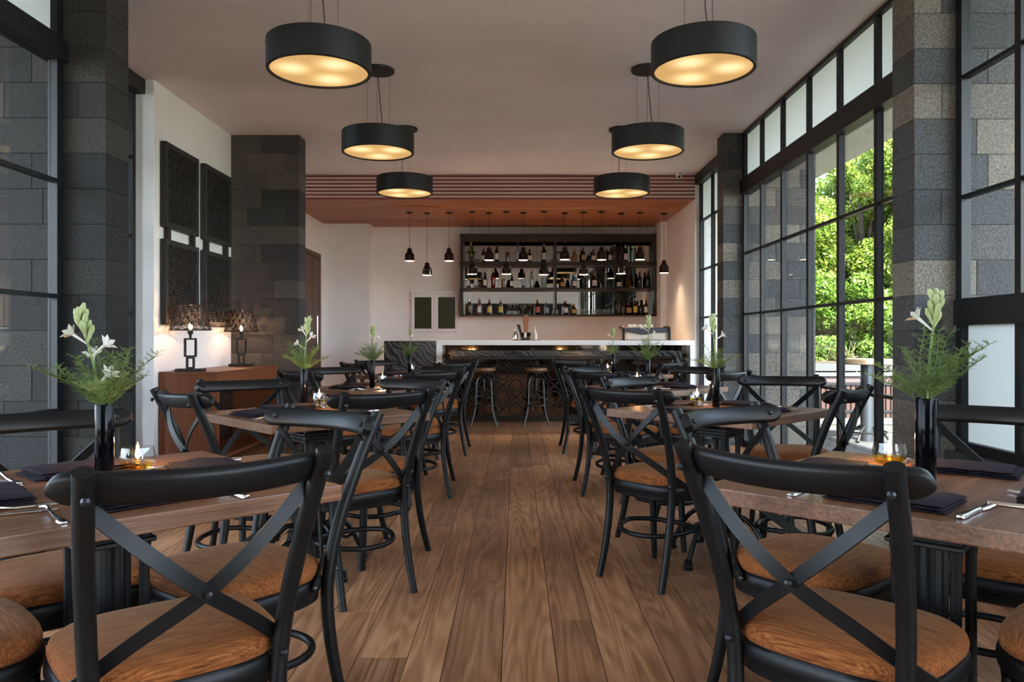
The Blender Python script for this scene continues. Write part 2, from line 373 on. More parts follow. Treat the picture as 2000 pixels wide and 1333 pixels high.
M['fern'] = leaf_mat('fern_green', (0.065, 0.115, 0.02), (0.19, 0.25, 0.065), 0.6, 0.2)
# ================================================================== STRUCTURE
ZC = 3.25
# ---- floor with planks
fl = MB().box(-3.3, 2.5, -3.0, 12.7, -0.06, -0.022).build('floor', M['subfloor'], smooth=0); struct(fl, 'brown oak plank floor')
x = -3.28; r_ = random.Random(11)
edges = []
fixed = [-0.375, -0.245, -0.048, 0.137, 0.295]       # joints read off the photograph's front edge
xs = [-0.375]
while xs[0] > -3.25: xs.insert(0, xs[0] - r_.uniform(0.145, 0.215))
xs += fixed[1:]
while xs[-1] < 2.45: xs.append(xs[-1] + r_.uniform(0.145, 0.215))
for i in range(len(xs) - 1):
    y = -3.0 - r_.uniform(0, 1.5)
    while y < 12.6:
        L_ = r_.uniform(1.5, 2.6)
        y0, y1 = max(-3.0, y), min(12.6, y + L_)
        y += L_
        if y1 - y0 < 0.15: continue
        MB().box(xs[i] + 0.0012, xs[i+1] - 0.0012, y0 + 0.001, y1 - 0.001, -0.022, r_.uniform(-0.0008, 0.0)).build('floor_plank', M['floor'], fl, bevel=0.0015, smooth=0)

# ---- ceiling, roof, eaves
struct(MB().box(-3.3, 2.5, -3.0, 12.75, ZC, ZC + 0.02).build('ceiling', M['ceiling'], smooth=0), 'plain warm grey plaster ceiling')
rf = MB().box(-4.5, 4.05, -3.25, 13.2, ZC + 0.02, ZC + 0.30).build('trim_1', M['extwhite'], smooth=0); struct(rf, 'white roof slab with overhanging eaves')

def wallbox(name, x0, x1, y0, y1, z0=0.0, z1=ZC, m='wall', label=None):
    return struct(MB().box(x0, x1, y0, y1, z0, z1).build(name, M[m], smooth=0), label)
wallbox('wall_left', -3.35, -3.0, 6.36, 8.32, label='white wall behind the wooden console')
wallbox('wall_left', -3.35, -3.06, 8.32, 12.2, label='white side wall with the wooden door')
wallbox('wall_back', -3.35, -2.33, 12.2, 12.8, label='white wall beside the bar')
wallbox('wall_back', -2.33, 2.25, 12.56, 12.8, label='white wall behind the bar')
wallbox('wall_back', 2.25, 2.6, 11.96, 12.8, label='narrow white pier beside the bar shelf')
wallbox('wall_right', 2.34, 2.55, 10.05, 11.96, label='white side wall at the end of the bar')
wallbox('wall_rear', -2.66, 2.6, -3.2, -3.0, label='white rear wall behind the camera')

rs = thing('rear_screen', 'dark lattice screen standing against the rear wall behind the camera', 'screen', (-0.2, -2.93, 0))
rm = mat('rear_screen_brown', (0.02, 0.015, 0.012), 0.6)
MB().box(-2.2, 2.2, -0.05, -0.03, 0, 2.4).build('backing', rm, rs, smooth=0)
rl = MB()
for k in range(-7, 16):
    for sg_ in (-1, 1):
        a = k * 0.34 - 2.2
        for q in range(7):
            x0 = a + sg_ * q * 0.34 if sg_ > 0 else a + 2.38 - q * 0.34
            x1 = x0 + sg_ * 0.34
            if min(x0, x1) >= -2.2 and max(x0, x1) <= 2.2: rl.bar((x0, -0.015, q * 0.34 + 0.01), (x1, -0.015, q * 0.34 + 0.34), 0.03, 0.02)
rl.build('lattice', M['barfret'], rs, smooth=0)
# ---- stone fins (columns), block by block
def fin(label, xin, xout, y0, y1, seed, sm='stone'):
    r = random.Random(seed); sg = 1 if xout > xin else -1
    t = thing('stone_column', label, 'column', ((xin + xout) / 2, (y0 + y1) / 2, 0), 0)
    ox, oy = t.location.x, t.location.y
    a, b = sorted((xin, xout))
    MB().box(a - ox + 0.006, b - ox - 0.006, y0 - oy + 0.006, y1 - oy - 0.006, 0, ZC).build('core', M['stonecore'], t, smooth=0)
    nrow = 17; h = ZC / nrow; k = r.randint(0, 2)
    for i in range(nrow):
        first = (0.15, 0.40, 0.27)[(i + k) % 3] if r.random() < 0.8 else 0.34
        cuts = [0.0, first]
        W_ = abs(xout - xin)
        while cuts[-1] < W_ - 0.12: cuts.append(cuts[-1] + 0.40)
        cuts[-1] = W_
        if len(cuts) > 2 and cuts[-1] - cuts[-2] < 0.08: cuts.pop(-2)
        for c0, c1 in zip(cuts[:-1], cuts[1:]):
            p, q = sorted((xin + sg * c0, xin + sg * c1))
            pr = r.uniform(0, 0.002)
            MB().box(p - ox + 0.0008, q - ox - 0.0008, y0 - oy - pr, y1 - oy + pr, i * h + 0.0008, (i + 1) * h - 0.0008).build('stone_block', M[sm], t, bevel=0.002, smooth=0)
    return t
fin('tall grey stone column between the near and far windows on the right', 2.155, 3.15, 4.16, 4.40, 3)
fin('tall grey stone column beyond the tall black framed windows on the right', 2.155, 3.12, 8.00, 8.23, 5)
fin('dark stone column in the left foreground beside the white flower vase', -2.21, -4.41, 4.14, 4.38, 8, 'stonedark')  # unseen outer end lengthened to keep sky light off the window strip
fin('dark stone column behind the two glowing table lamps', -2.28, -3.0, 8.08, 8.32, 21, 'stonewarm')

# ---- windows
WN = [0]
def glazed(x, ys, zs, frost_rows=(), mull=0.045, munt=0.022, depth=0.05, beams=(), label=None, out=1, fm='frost'):
    """window in a plane X=x; ys mullion lines, zs muntin lines (first and last are the frame)."""
    WN[0] += 1
    y0, y1, z0, z1 = min(ys), max(ys), zs[0], zs[-1]
    fr = MB(); w = 0.055
    fr.box(x - depth/2, x + depth/2, y0, y0 + w, z0, z1); fr.box(x - depth/2, x + depth/2, y1 - w, y1, z0, z1)
    fr.box(x - depth/2, x + depth/2, y0 + w, y1 - w, z0, z0 + w); fr.box(x - depth/2, x + depth/2, y0 + w, y1 - w, z1 - 0.035, z1)
    root = fr.build('window_%d' % WN[0], M['steel'], smooth=0); struct(root, label)
    ys = sorted(ys)
    for y in ys[1:-1]:
        MB().box(x - depth*0.45, x + depth*0.45, y - mull/2, y + mull/2, z0 + w, z1 - 0.035).build('mullion', M['steel'], root, smooth=0)
    bz = []
    for (a, b, pr) in beams:
        MB().box(x - depth/2 - pr, x + depth/2 + pr, y0, y1, a, b).build('beam', M['steel'], root, bevel=0.004, smooth=0); bz.append((a, b))
    lo = [zs[0] + w]; hi = []
    for z in zs[1:-1]:
        inb = [q for q in bz if q[0] - 1e-3 <= z <= q[1] + 1e-3]
        if inb: hi.append(inb[0][0]); lo.append(inb[0][1])
        else: hi.append(z - munt/2); lo.append(z + munt/2)
    hi.append(zs[-1] - 0.035)
    for i in range(len(ys) - 1):
        a = ys[i] + (w if i == 0 else mull/2); b = ys[i+1] - (w if i == len(ys) - 2 else mull/2)
        for z in zs[1:-1]:
            if not any(q[0] - 1e-3 <= z <= q[1] + 1e-3 for q in bz):
                MB().box(x - depth*0.35, x + depth*0.35, a, b, z - munt/2, z + munt/2).build('muntin', M['steel'], root, smooth=0)
        for j, (c, d) in enumerate(zip(lo, hi)):
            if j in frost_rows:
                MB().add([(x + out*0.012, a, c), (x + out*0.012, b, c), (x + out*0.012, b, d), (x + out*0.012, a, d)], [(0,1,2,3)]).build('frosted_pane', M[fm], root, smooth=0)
            else:
                MB().box(x + out*0.008, x + out*0.014, a, b, c, d).build('pane', M['glass'], root, smooth=0)
    return root
glazed(2.38, [4.41, 5.04, 5.63, 6.22, 6.83, 7.41, 7.99], [0.0, 0.73, 1.36, 1.99, 2.68, 3.25], frost_rows=(4,), beams=[(2.60, 2.76, 0.03)], label='tall black framed window wall with clear panes and frosted panes on top')
glazed(2.40, [0.30, 0.74, 1.32, 1.90, 2.48, 3.06, 3.64, 4.15], [0.50, 1.245, 1.86, 2.50, 3.25], frost_rows=(0,), fm='frostdim', beams=[(1.175, 1.317, 0.015)], label='near right window with frosted panes below clear ones')
glazed(2.42, [8.25, 8.84, 9.43, 10.04], [0.0, 0.74, 1.38, 2.00, 2.64, 3.25], frost_rows=(4,), label='far right black framed window beside the bar')
glazed(-2.46, [0.30, 0.62, 1.20, 1.78, 2.36, 2.94, 3.52, 4.13], [0.0, 0.72, 1.33, 1.945, 2.645, 3.25], frost_rows=(4,), beams=[(2.585, 2.707, 0.03)], out=-1, label='near left window through which dark stone shows')
glazed(2.40, [-3.0, -2.2, -1.4, -.6, .28], [0.0, 1.3, 2.5, 3.25], label='right side window behind the camera')
glazed(-2.46, [-3.0, -2.2, -1.4, -.6, .28], [0.0, 1.3, 2.5, 3.25], out=-1, label='left side window behind the camera')
glazed(-3.17, [4.39, 4.90, 5.55, 6.35], [0.0, 0.68, 1.32, 1.953, 2.60, 3.25], out=-1, label='narrow left window strip beside the white wall')
struct(MB().box(2.32, 2.52, 0.28, 4.16, 0.0, 0.50).build('wall_sill', M['stonecore'], smooth=0), 'stone sill under the near right window')
struct(MB().box(2.34, 2.50, 8.23, 10.05, 3.12, 3.25).build('trim_2', M['steel'], smooth=0), 'black beam along the ceiling above the far right window')
struct(MB().box(-3.21, -3.07, 4.38, 6.36, 3.13, 3.25).build('trim_3', M['steel'], smooth=0), 'black beam along the ceiling above the left window strip')

# ---- door on the left side wall
dr = MB().box(-3.09, -3.045, 10.93, 11.95, 0, 2.42).box(-3.05, -3.035, 10.93, 11.0, 0, 2.42).box(-3.05, -3.035, 11.88, 11.95, 0, 2.42).box(-3.05, -3.035, 11.0, 11.88, 2.35, 2.42).build('door_1', M['door'], smooth=0)
struct(dr, 'dark red wooden door with a long steel handle')
for k in range(2): MB().box(-3.047, -3.038, 11.005 + k*0.44, 11.435 + k*0.44, 0.01, 2.34).build('door_leaf', M['door'], dr, bevel=0.003, smooth=0)
MB().tube([(-3.0, 11.6, 0.95), (-3.0, 11.6, 1.45)], 0.012).tube([(-3.0, 11.6, 1.02), (-3.045, 11.6, 1.02)], 0.007).tube([(-3.0, 11.6, 1.38), (-3.045, 11.6, 1.38)], 0.007).build('door_handle', M['silver'], dr)

# ---- dropped wooden ceiling over the bar
SB, SY = 2.942, 10.05
sf = thing('bar_canopy', 'dropped red wood ceiling canopy with striped front over the bar', 'canopy', (-0.36, 11.3, SB))
bx, by, bz_ = sf.location
MB().box(-3.06 - bx, 2.34 - bx, SY + 0.002 - by, 12.56 - by, 0.017, ZC - SB).build('white_backing', M['whitesolid'], sf, smooth=0)
for i in range(7):
    z1 = ZC - 0.002 - i * 0.0482 - SB
    MB().box(-3.06 - bx, 2.34 - bx, SY - 0.004 - by, SY + 0.0015 - by, z1 - 0.031, z1).build('front_slat', M['slat'], sf, smooth=0)
nb = 21
for i in range(nb):
    a = SY - 0.004 + (12.56 - SY) * i / nb; b = SY - 0.004 + (12.56 - SY) * (i + 1) / nb
    MB().box(-3.06 - bx, 2.34 - bx, a - by + 0.002, b - by - 0.002, -0.006, 0.016).build('ceiling_board', M['soffit'], sf, bevel=0.003, smooth=0)
pb = thing('pendant_board', 'long honey coloured board under the canopy carrying the bar pendants', 'board', (0.30, 10.86, SB - 0.02))
MB().box(-1.97, 1.97, -0.27, 0.27, -0.02, 0.018).build('board', M['pendboard'], pb, bevel=0.006, smooth=0)
MB().box(-1.96, 1.96, -0.262, 0.262, -0.026, -0.0205).build('underside_strip', M['soffit'], pb, smooth=0)

# ================================================================== OUTSIDE
gm = paint_mat('pale_patio_concrete', (0.052, 0.052, 0.054), 0.7, 0.12)
struct(MB().box(-40, 40, -30, 60, -0.12, -0.07).build('ground', mat('far_ground', (0.20, 0.20, 0.16), 0.9), smooth=0), 'ground around the building')
pt = MB().box(2.5, 9.5, -3.5, 9.95, -0.07, -0.03).build('patio_floor', M['stonecore'], smooth=0); struct(pt, 'pale concrete patio outside the windows')
for i in range(7):
    for j in range(13):
        MB().box(2.5 + i + 0.006, 3.5 + i - 0.006, -3.5 + j * 1.035 + 0.006, -3.5 + (j + 1) * 1.035 - 0.006, -0.04, -0.02).build('paving_slab', gm, pt, smooth=0)
struct(MB().box(-12, -3.3, -3.5, 12, -0.07, -0.03).build('patio_floor', gm, smooth=0), 'concrete ground outside the left windows')
struct(MB().box(-4.95, -4.65, 4.7, 9.5, -0.05, 3.1).build('wall_skyblock', M['stonedark'], smooth=0), 'added unseen wall blocking sky light from the left window strip')  # added out of view to cut sky light on the white wall end
# planter with fence below
pw = mat('mauve_painted_wall', (0.06, 0.036, 0.040), 0.7); redw = mat('red_brown_slat', (0.035, 0.011, 0.009), 0.6)
pl = thing('planter', 'long raised planter above a red slatted fence outside', 'planter', (6.2, 10.15, 0))
MB().box(-2.9, 3.2, 0.0, 1.3, 0.68, 0.78).build('planter_wall', mat('grey_planter_cap', (0.045, 0.047, 0.052), 0.6), pl, smooth=0)
MB().box(-2.9, 3.2, -0.03, 0.0, 0.615, 0.66).build('white_ledge', mat('pale_ledge', (0.16, 0.15, 0.15), 0.6), pl, smooth=0)
MB().box(-2.9, 3.2, 0.0, 0.05, 0.53, 0.615).build('beam', pw, pl, smooth=0)
MB().box(-2.9, 3.2, 0.0, 0.05, 0.495, 0.53).build('dark_rail', M['steel'], pl, smooth=0)
sl = MB()
for i in range(92): sl.box(-2.88 + i * 0.066, -2.88 + i * 0.066 + 0.046, 0.02, 0.035, 0.06, 0.50)
tag(sl.build('fence_slats', redw, pl, smooth=0), kind='stuff')
MB().box(-2.9, 3.2, 0.005, 0.05, 0.13, 0.16).build('lower_rail', M['steel'], pl, smooth=0)
MB().box(-2.9, 3.2, 0.30, 0.36, 0.0, 0.62).build('fence_backing', paint_mat('pale_backing', (0.18, 0.17, 0.13)), pl, smooth=0)
MB().box(-2.9, 3.2, -0.05, 0.1, -0.02, 0.055).build('kerb', mat('dark_kerb', (0.07, 0.07, 0.075), 0.8), pl, smooth=0)
MB().box(-2.88, 3.18, 0.04, 1.26, 0.74, 0.80).build('soil', mat('soil', (0.05, 0.035, 0.025), 0.95), pl, smooth=0)

def quads(n, fn): return np.array([fn(i) for i in range(n)]).reshape(-1, 3)
def crown_leaves(blobs, n, size, seed):
    g = np.random.default_rng(seed); bl = np.array(blobs)
    w = bl[:, 3] ** 2; idx = g.choice(len(bl), n, p=w / w.sum())
    d = g.normal(size=(n, 3)); d /= np.linalg.norm(d, axis=1)[:, None]
    rad = bl[idx, 3] * g.uniform(0.35, 1.05, n) ** 0.6
    P = bl[idx, :3] + d * rad[:, None]
    a = g.normal(size=(n, 3)); a /= np.linalg.norm(a, axis=1)[:, None]
    nn = d * 0.8 + g.normal(size=(n, 3)) * 0.6; b = np.cross(a, nn); b /= np.linalg.norm(b, axis=1)[:, None] + 1e-9
    a = np.cross(nn, b); a /= np.linalg.norm(a, axis=1)[:, None] + 1e-9
    s = size * g.uniform(0.6, 1.3, n)[:, None]
    V = np.stack([P - a * s, P - b * s * 0.42, P + a * s, P + b * s * 0.42], axis=1)
    return V.reshape(-1, 3)
bark = mat('tree_bark', (0.028, 0.021, 0.014), 0.9)
lm1 = leaf_mat('leaf_bright', (0.05, 0.115, 0.010), (0.23, 0.29, 0.045), 0.5, 0.35)
lm2 = leaf_mat('leaf_mid', (0.035, 0.095, 0.009), (0.15, 0.235, 0.036), 0.5, 0.35)
lm3 = leaf_mat('leaf_reddish', (0.09, 0.035, 0.012), (0.19, 0.09, 0.04), 0.5, 0.3)
def tree(name, label, x, y, z0, h, rx, leafm, n, seed, size=0.05, cat='tree'):
    g = random.Random(seed); t = thing(name, label, cat, (x, y, z0))
    bl = []
    for i in range(34):
        a = g.uniform(0, 2*PI); q = g.uniform(0.1, 1.0) ** 0.5 * rx; zz = g.uniform(0.03, 1.0) * h
        sh = 1.0 - 0.55 * max(0, zz / h - 0.55)
        bl.append((q * math.cos(a) * sh, q * math.sin(a) * sh, zz, rx * g.uniform(0.24, 0.42)))
    tag(fast_mesh('foliage', crown_leaves(bl, n, size, seed), 4, leafm, t), kind='stuff')
    tk = MB().tube([(0, 0, -0.1), (0.04, 0.02, h*0.3), (-0.05, 0.03, h*0.75)], [0.09, 0.07, 0.03], 8)
    for k in range(7):
        b = bl[k]; tk.tube([(0.02, 0.02, h*0.3), (b[0]*0.5, b[1]*0.5, (h*0.35 + b[2])/2 + 0.05), b[:3]], [0.04, 0.025, 0.01], 6)
    tk.build('trunk', bark, t)
    return t
tree('garden_tree', 'bright green leafy tree right outside the window, above the round patio table', 5.30, 11.7, 0.75, 3.2, 1.05, lm1, 90000, 1, 0.034)
tree('garden_tree', 'dense green tree behind the planter, left in the window view', 4.85, 13.3, 0.3, 3.3, 1.05, lm2, 60000, 2, 0.042)
tree('garden_tree', 'tall sunlit tree farther right behind the planter, half hidden by the stone column', 6.9, 12.6, 0.3, 4.2, 1.3, lm1, 45000, 3, 0.05)
tree('garden_shrub', 'reddish leaved shrub glimpsed between the green trees', 4.75, 11.9, 1.2, 1.0, 0.32, lm3, 2200, 4, 0.04, 'shrub')
tree('garden_tree', 'large green tree on the far right of the patio', 9.6, 9.0, -0.1, 4.6, 1.6, lm2, 18000, 5, 0.07)
tree('garden_tree', 'large background tree far behind the planter', 8.8, 15.5, 0.0, 5.2, 2.0, lm2, 20000, 6, 0.08)
for i_, (x_, y_, h_, w_) in enumerate(((4.15, 11.1, 1.25, 'leftmost'), (5.0, 11.0, 1.15, 'middle left'), (5.85, 11.1, 1.2, 'middle right'), (6.7, 11.0, 1.3, 'rightmost'))):
    tree('garden_shrub', 'low dense green shrub behind the planter grasses, %s of four' % w_, x_, y_, 0.72, h_, 0.55, lm2, 16000, 60 + i_, 0.035, 'shrub')
# strappy grasses in the planter: every clump a plant
grm = [leaf_mat('grass_blade_cream', (0.12, 0.15, 0.055), (0.25, 0.27, 0.14), 0.5, 0.3), leaf_mat('grass_blade_blue', (0.035, 0.085, 0.05), (0.11, 0.17, 0.10), 0.5, 0.3), leaf_mat('herb_green', (0.035, 0.09, 0.012), (0.12, 0.19, 0.035), 0.5, 0.3)]
def clump(label, x, y, z, n, ln, m, seed, name='ornamental_grass'):
    g = np.random.default_rng(seed); V = []
    for i in range(n):
        a = g.uniform(0, 2*PI); l = ln * g.uniform(0.6, 1.15); sp = g.uniform(0.25, 0.95); w = 0.008
        d = np.array([math.cos(a), math.sin(a), 0]); sd_ = np.array([-d[1], d[0], 0]) * w
        b0 = np.array([g.normal(0, 0.04), g.normal(0, 0.04), 0]); p = [b0]
        for k in (1, 2, 3):
            t = k / 3; p.append(b0 + d * (l * sp * t) + np.array([0, 0, l * (t * (1.25 - sp * 0.4) - t * t * sp * 0.75)]))
        for k in range(3):
            w0, w1 = (1, 0.9, 0.6, 0.05)[k], (1, 0.9, 0.6, 0.05)[k + 1]
            V += [p[k] - sd_ * w0, p[k] + sd_ * w0, p[k+1] + sd_ * w1, p[k+1] - sd_ * w1]
    o = fast_mesh(name, np.array(V), 4, m); o.location = (x, y, z)
    return tag(o, label, 'grass', 'grasses in the raised planter')
gg = random.Random(5)
for i in range(16):
    x = 3.7 + i * 0.30 + gg.uniform(-.06, .06); k = (1, 2, 0, 0, 1, 0, 0, 2)[i % 8]
    clump('strappy %s grass clump in the raised planter, %s from its left end' % (('cream green', 'blue green', 'leafy green')[k], ('first','second','third','fourth','fifth','sixth','seventh','eighth','ninth','tenth','eleventh','twelfth','thirteenth','fourteenth','fifteenth','sixteenth')[i]), x, 10.42 + gg.uniform(-.1, .3), 0.79, 90 if k != 2 else 120, 0.34 if k != 2 else 0.2, grm[k], 40 + i)
# round high table on the patio
rt = thing('patio_table', 'round wooden topped high table on a dark metal pole on the patio', 'table', (3.86, 8.45, -0.02))
MB().lathe([(0.30, 0.0), (0.315, 0.008), (0.315, 0.05), (0.31, 0.058)], 40, (0, 0, 0.845)).build('table_top', wood_mat('pale_patio_wood', (0.25, 0.15, 0.09), (0.36, 0.23, 0.14), (0.45, 0.31, 0.2), 'X', 0.5), rt)
MB().lathe([(0.067, 0.0), (0.067, 0.845)], 24).build('pole', mat('grey_metal_pole', (0.05, 0.06, 0.07), 0.35, 0.6), rt)
for k in range(4):
    a = PI/4 + k * PI/2; MB().tube([(0.05*math.cos(a), 0.05*math.sin(a), 0.16), (0.16*math.cos(a), 0.16*math.sin(a), 0.12), (0.25*math.cos(a), 0.25*math.sin(a), 0.012)], 0.016, 8).build('leg', M['iron'], rt)
MB().tube([(0.2*math.cos(2*PI*k/32), 0.2*math.sin(2*PI*k/32), 0.105) for k in range(32)], 0.01, 6, closed=True).build('foot_ring', M['iron'], rt)
# neighbouring wing seen through the far right window
struct(MB().box(2.75, 3.02, 11.2, 12.9, -0.05, 3.2).build('wall_wing', paint_mat('cream_render', (0.62, 0.55, 0.44)), smooth=0), 'cream outer wall beyond the far right window')
tag(MB().tube([(3.19, 11.5, 0), (3.19, 11.5, 2.1)], 0.05, 14).ball((3.19, 11.5, 2.1), 0.055, 12).build('teal_post', mat('teal_paint', (0.01, 0.16, 0.13), 0.5)), 'slim teal post outside the far right window', 'post')
# ================================================================== DINING FURNITURE
def outline(a, b, n=36, e=2.7, taper=0.10):
    P = []
    for k in range(n):
        t = 2 * PI * k / n; c, s = math.cos(t), math.sin(t)
        x = a * math.copysign(abs(c) ** (2 / e), c); y = b * math.copysign(abs(s) ** (2 / e), s)
        P.append((x * (1 + taper * (y / b)), y))
    return P
ELL = [(math.cos(2*PI*k/12), math.sin(2*PI*k/12)) for k in range(12)]
SQ = [(math.copysign(abs(a) ** 0.55, a), math.copysign(abs(b) ** 0.7, b)) for a, b in ELL]

def smooth_path(pts, sub=5):
    P = [Vector(p) for p in pts]; out = []
    for i in range(len(P) - 1):
        p0 = P[max(0, i-1)]; p1 = P[i]; p2 = P[i+1]; p3 = P[min(len(P)-1, i+2)]
        for k in range(sub):
            t = k / sub
            out.append(0.5 * ((2*p1) + (p2-p0)*t + (2*p0-5*p1+4*p2-p3)*t*t + (3*p1-p0-3*p2+p3)*t**3))
    out.append(P[-1]); return out

def make_chair():
    t = thing('cross_back_chair', 'x', 'chair')
    # seat frame and cushion
    def loop(s, z, sy=None): return [(x * s, y * (sy or s), z) for x, y in outline(0.219, 0.197, 40, 3.3, 0.04)]
    MB().loft([loop(.90, .378), loop(.955, .385), loop(.965, .405), loop(.985, .412), loop(1.0, .424), loop(.995, .440), loop(.965, .448), loop(.8, .449)]).build('seat_frame', M['chair'], t, smooth=50)
    MB().loft([loop(.93, .444), loop(.965, .452), loop(.975, .466), loop(.955, .480), loop(.89, .490), loop(.72, .497), loop(.4, .501), loop(.05, .502)]).build('seat_cushion', M['fabric'], t, smooth=80)
    # back posts: foot to top in one bend
    for sx in (-1, 1):
        pts = smooth_path([(sx*.172, -.255, 0), (sx*.170, -.214, .14), (sx*.170, -.184, .30), (sx*.174, -.178, .43), (sx*.184, -.202, .57), (sx*.197, -.260, .73), (sx*.208, -.333, .885)], 4)
        rr = [0.0150 + 0.003 * min(1, i / 8) for i in range(len(pts))]
        post = MB().tube(pts, rr, 14).build('back_post', M['chair'], t, smooth=50)
        for (yy, zz) in ((-.333, .838), (-.199, .455)):
            MB().ball((sx*.206 if zz > .6 else sx*.176, yy - .008 if zz > .6 else yy - .002, zz), .0085, 8, 4).build('bolt', M['bolt'], post)
    # front legs
    for sx in (-1, 1):
        MB().tube([(sx*.165, .150, .40), (sx*.168, .160, .2), (sx*.174, .178, 0)], [.0175, .0165, .0135], 12).build('front_leg', M['chair'], t, smooth=50)
    # curved top rail, bowed backwards, leaning with the posts
    up = Vector((0, -.45, .89)); P = []; Wd = []
    nS = 41
    for i in range(nS):
        u = math.sin(PI / 2 * (-1 + 2 * i / (nS - 1))); x = .248 * u
        P.append((x, -.262 - .085 * (1 - u * u), .853 - .004 * (1 - u*u)))
        e = max(0, (abs(u) - .87) / .13)
        Wd.append(.061 * math.sqrt(max(0.10, 1 - e ** 2.4 * .95)))
    rail = MB().sweep(P, up, Wd, .029, SQ).build('top_rail', M['chair'], t, smooth=50)
    for sx in (-1, 1): MB().ball((sx*.206, -.270, .856), .0085, 8, 4).build('bolt', M['bolt'], rail)
    # crossed straps
    for sx, dy in ((1, 0.0), (-1, 0.0065)):
        pts = smooth_path([(-sx*.199, -.276, .818), (-sx*.10, -.298 + dy, .722), (0, -.280 + dy, .632), (sx*.105, -.212 + dy, .545), (sx*.180, -.150, .476), (sx*.216, -.095, .432)], 5)
        st = MB().sweep(pts, [Vector((sx*.62, .25, .70))] * len(pts), .028, .006).build('cross_strap', M['chair'], t, smooth=50)
        MB().ball((sx*.2185, -.099, .434), .0085, 8, 4).build('bolt', M['bolt'], st)
        if sx == 1: MB().ball((0, -.287, .632), .0085, 8, 4).build('bolt', M['bolt'], st)
    # bent hoop stretcher: two U bars meeting at the back legs
    for sy in (-1, 1):
        pts = [(.168 * math.cos(a), -.03 + (.145 if sy > 0 else .185) * sy * math.sin(a), .232 - .012 * math.sin(a)) for a in [PI * k / 20 for k in range(21)]]
        pts = [(x * 1.02, y, z) for x, y, z in pts]
        MB().tube(pts, .0115, 8).build('hoop_stretcher', M['chair'], t, smooth=50)
    return t
proto_chair = make_chair(); chair_used = [False]

def make_table():
    t = thing('dining_table', 'x', 'table')
    h = .40
    MB().box(-h, h, -h, h, .712, .75).build('table_top', M['tabletop'], t, bevel=.003, seg=2, smooth=0)
    # cast iron pedestal: fluted column with four slim posts
    n = 40; P0 = []
    for z in (.05, .70): P0.append([((.029 + .004 * math.cos(k * PI / 2.5)) * math.cos(2*PI*k/n), (.029 + .004 * math.cos(k * PI / 2.5)) * math.sin(2*PI*k/n), z) for k in range(n)])
    MB().loft(P0).build('column', M['iron'], t, smooth=60)
    for (a, b) in ((1,1),(1,-1),(-1,1),(-1,-1)):
        MB().lathe([(.012, .08), (.0155, .12), (.013, .16), (.0125, .58), (.016, .61), (.016, .70)], 10, (a*.064, b*.064, 0)).build('slim_post', M['iron'], t)
    for z, r in ((.615, .1), (.135, .1)):
        c = MB()
        for k, (dz, s) in enumerate(((0, 1.0), (.016, .92), (.032, 1.04))):
            rr = r * s * .86; c.box(-rr, rr, -rr, rr, z + dz, z + dz + .013)
        c.box(-.074, .074, -.074, .074, z + .005, z + .04)
        c.build('collar', M['iron'], t, bevel=.003, smooth=0)
    MB().box(-.28, .28, -.03, .03, .694, .711).box(-.03, .03, -.28, .28, .693, .7105).build('top_bracket', M['iron'], t, smooth=0)
    for k in range(4):
        a = k * PI / 2; c, s = math.cos(a), math.sin(a)
        pts = smooth_path([(.06, 0, .20), (.13, 0, .225), (.20, 0, .17), (.25, 0, .085), (.275, 0, .035)], 5)
        R = lambda p: (p[0]*c - p[1]*s, p[0]*s + p[1]*c, p[2])
        lg = MB().tube([R(p) for p in pts], .0125, 8)
        pts2 = smooth_path([(.05, 0, .12), (.12, 0, .15), (.18, 0, .12), (.215, 0, .13)], 4)
        lg.tube([R(p) for p in pts2], .008, 6)
        leg = lg.build('leg', M['iron'], t)
        f = MB().lathe([(.014, .052), (.020, .046), (.017, .040), (.023, .034), (.020, .026), (.026, .018), (.022, .008), (.022, 0)][::-1], 12, R((.278, 0, 0))).build('foot', M['iron'], leg)
    return t
proto_table = make_table(); table_used = [False]

def folded_napkin(seed):
    """thick square fold with layered edges and a rolled front."""
    r = random.Random(seed); m = MB(); nx, ny = 10, 8; hx, hy = .122, .084
    for layer in range(3):
        z = .0065 * layer; ox = r.uniform(-.006, .006); oy = r.uniform(-.005, .005); ra = r.uniform(-.05, .05)
        V = []; Fc = []
        for side in (0, 1):
            for j in range(ny + 1):
                for i in range(nx + 1):
                    u, v = i / nx * 2 - 1, j / ny * 2 - 1
                    x = u * (hx - .004 * layer) + ox; y = v * (hy - .003 * layer) + oy
                    x, y = x * math.cos(ra) - y * math.sin(ra), x * math.sin(ra) + y * math.cos(ra)
                    edge = max(abs(u), abs(v)) ** 8
                    w = .0022 * math.sin(3.1 * x * 30 + seed + layer) * math.sin(2.3 * y * 25 + seed)
                    if side == 0: zz = z + .0005 + .0025 * edge * .6
                    else: zz = z + .0072 + w - .003 * edge + (.004 * (1 - abs(v)) if layer == 2 else 0)
                    V.append((x, y, zz if side else max(z + .0004, zz)))
        st = (nx + 1) * (ny + 1)
        for j in range(ny):
            for i in range(nx):
                a = j * (nx + 1) + i; Fc.append((a, a + nx + 1, a + nx + 2, a + 1)); Fc.append((st + a, st + a + 1, st + a + nx + 2, st + a + nx + 1))
        for i in range(nx):
            Fc.append((i, i + 1, st + i + 1, st + i)); q = ny * (nx + 1) + i; Fc.append((q + 1, q, st + q, st + q + 1))
        for j in range(ny):
            a = j * (nx + 1); Fc.append((a + nx + 1, a, st + a, st + a + nx + 1)); b = a + nx; Fc.append((b, b + nx + 1, st + b + nx + 1, st + b))
        m.add(V, Fc)
    return m
nap_meshes = []
for k in range(4):
    o = folded_napkin(k + 1).build('folded_napkin', M['napkin'], smooth=60); nap_meshes.append(o.data); bpy.data.objects.remove(o)

